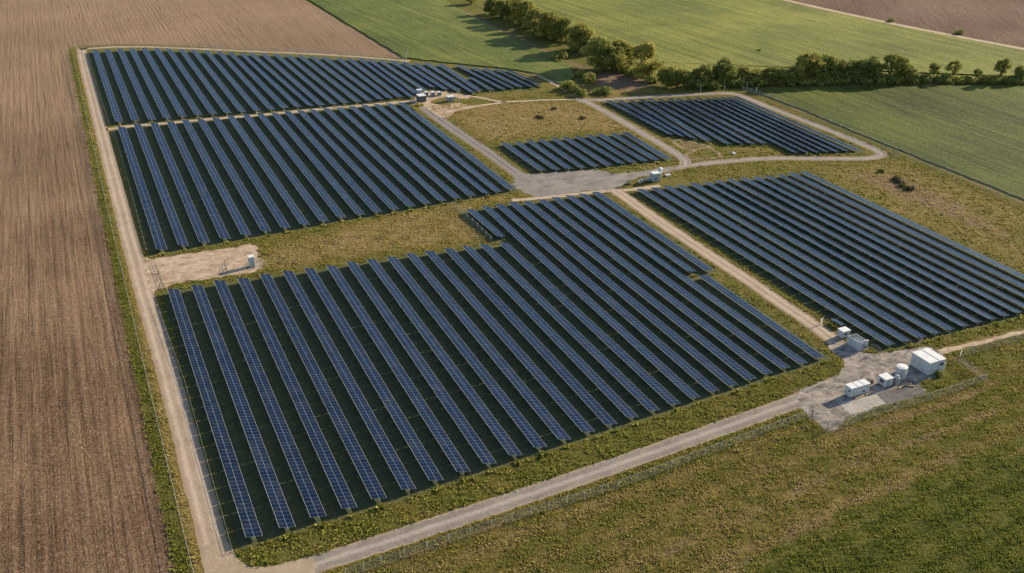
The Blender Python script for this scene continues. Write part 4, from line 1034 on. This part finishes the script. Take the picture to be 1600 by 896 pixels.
for (k_, h_, l_), (x, y) in zip(SH, SHRUBS[:20]): bush(k_, x, y, h_, l_, None, 1.2)
bush(0, 184.2, 142.3, 1.5, 'dark green bush growing against the near wall of the largest container', None, 1.0)
for x_, y_, h_, l_ in ((189, 381, 1.5, 'low dark weedy clump in the golden meadow, left of its middle'), (201, 391, 1.2, 'small dark weedy clump in the golden meadow towards the pale track'), (206, 372, 1.3, 'dark weedy clump in the golden meadow nearest the dividing road')):
    bush(4, x_, y_, h_*.8, l_, None, 2.2)
# soil mound on the brown grass
def mound(x, y, rx, ry, h, label):
    bm = bmesh.new(); bmesh.ops.create_icosphere(bm, subdivisions=3, radius=1.0)
    for v in bm.verts:
        n = 1+.35*math.sin(v.co.x*7+v.co.y*5)*math.cos(v.co.y*6+v.co.z*4)+random.uniform(-.08, .08)
        v.co = Vector((v.co.x*rx*n, v.co.y*ry*n, max(-.05, v.co.z*h*n)))
    o = part('soil_mound', bm, M['soil'], None, True); o.location = (x, y, 0); tag(o, label, 'soil mound')
mound(276.5, 250, 2.2, 1.6, 1.0, 'dark soil mound among weeds on the brown grass at right')
mound(275.0, 243.5, 2.8, 1.3, .7, 'long low soil mound, nearest on the brown grass at right')

# ------------------------------------------------------------------ grass tufts (ground cover nobody could count)
def tufts(name, label, regions, seed):
    g = np.random.default_rng(seed); PX, PY, HS = [], [], []
    for (x0, x1, y0, y1, dens, hh) in regions:
        n = int((x1-x0)*(y1-y0)*dens); x = g.uniform(x0, x1, n); y = g.uniform(y0, y1, n)
        keep = np.ones(n, bool)
        for poly in (CORNER, YARD, PLAZA, DIRTPAD, PADCONC, DARKASPH): keep &= sdf_poly(x, y, poly) > .3
        for l, w in (([(7.0, 60), (7.2, 152), (7.1, 222), (6.0, 300), (5.8, 366), (5.4, 612)], 2.9), ([(5.4, 139.8), (12, 141), (38, 142.2), (66.6, 143.3), (92, 144.5), (118, 146.2), (138, 147.6), (160, 150.5)], 2.8), (CFROAD, 2.9), (EASTROAD, 2.6), (DEROAD, 2.6), (CENTRAL, 3.0), (LIGHTBAND, 1.8), ([(190, 151), (240, 149.2)], 1.7), (PALETRACK, 1.5), (PALETRACK2, 1.5)):
            keep &= d_line(x, y, l) > w
        ur = under_rows(x, y); keep &= ur < .25
        # clumpy density
        f = np.sin(x*.61+1.3*np.sin(y*.37))*np.sin(y*.53+1.1*np.sin(x*.29))+.6*np.sin(x*1.7+y*1.1)*np.sin(y*1.9-x*.6)
        keep &= g.random(n) < np.clip(.78+.22*f, .3, 1)
        PX.append(x[keep]); PY.append(y[keep]); HS.append(np.full(keep.sum(), hh)*(1+.35*np.clip(f[keep], -1, 1))*g.uniform(.75, 1.25, keep.sum()))
    x = np.concatenate(PX); y = np.concatenate(PY); hs = np.concatenate(HS); t, d, k = weights(x, y); n = len(x)
    t = np.where(d > .5, np.maximum(t, .8), t)
    nb = 4; ang = g.uniform(0, 6.283, (n, nb)); lean = g.uniform(.5, 1.15, (n, nb)); h = hs[:, None]*g.uniform(.6, 1.3, (n, nb)); wd = h*g.uniform(.20, .38, (n, nb))
    bx = x[:, None]+g.normal(scale=.22, size=(n, nb)); by = y[:, None]+g.normal(scale=.22, size=(n, nb))
    ca, sa = np.cos(ang), np.sin(ang); z0 = np.full((n, nb), -.02)
    q = np.stack([np.stack([bx-sa*wd, by+ca*wd, z0], -1), np.stack([bx+sa*wd, by-ca*wd, z0], -1),
                  np.stack([bx+ca*h*lean*.45+sa*wd*.7, by+sa*h*lean*.45-ca*wd*.7, h*.65], -1), np.stack([bx+ca*h*lean, by+sa*h*lean, h*(1-.55*lean)], -1)], 2)
    co = q.reshape(-1, 3); me = raw_mesh(name, co, np.arange(len(co)).reshape(-1, 4))
    cl = .10*np.sin(x*.31+2*np.sin(y*.17))*np.sin(y*.27)
    tn = np.clip(t[:, None]+cl[:, None]+g.normal(scale=.08, size=(n, 1))+g.normal(scale=.05, size=(n, nb)), 0, 1)
    a = me.attributes.new('leaf_tone', 'FLOAT', 'POINT'); a.data.foreach_set('value', np.repeat(tn.ravel(), 4).astype(np.float32))
    me.materials.append(M['tuft']); o = link(name, me); tag(o, label, 'grass', None, 'stuff'); print(name, n)
tufts('grass', 'rough green and straw-coloured grass of the verges and the front field', [
    (8, 205, 62, 140, 9.5, .27), (8, 172, 137, 160, 8.0, .34), (172, 260, 128, 165, 6.0, .32), (-.9, 2.2, 100, 330, 4.0, .36), (2.2, 4.6, 100, 330, 2.5, .35), (-1.2, 4.4, 330, 615, 1.0, .5), (8, 14, 150, 270, 2.5, .4)]
    + [(r[1]-1.0, r[1]+1.0, r[2]-1.7, r[2]-.1, 7.0, .75) for r in ROWS], 3)
tufts('meadow_grass', 'dry golden grass of the meadows between the solar blocks', [
    (8, 140, 262, 306, 4.0, .34), (140, 222, 290, 420, 1.3, .42), (165, 180, 160, 292, 3.0, .35), (205, 300, 150, 300, 1.5, .40), (218, 300, 296, 400, .7, .42)], 5)
print('objects', len(bpy.data.objects))
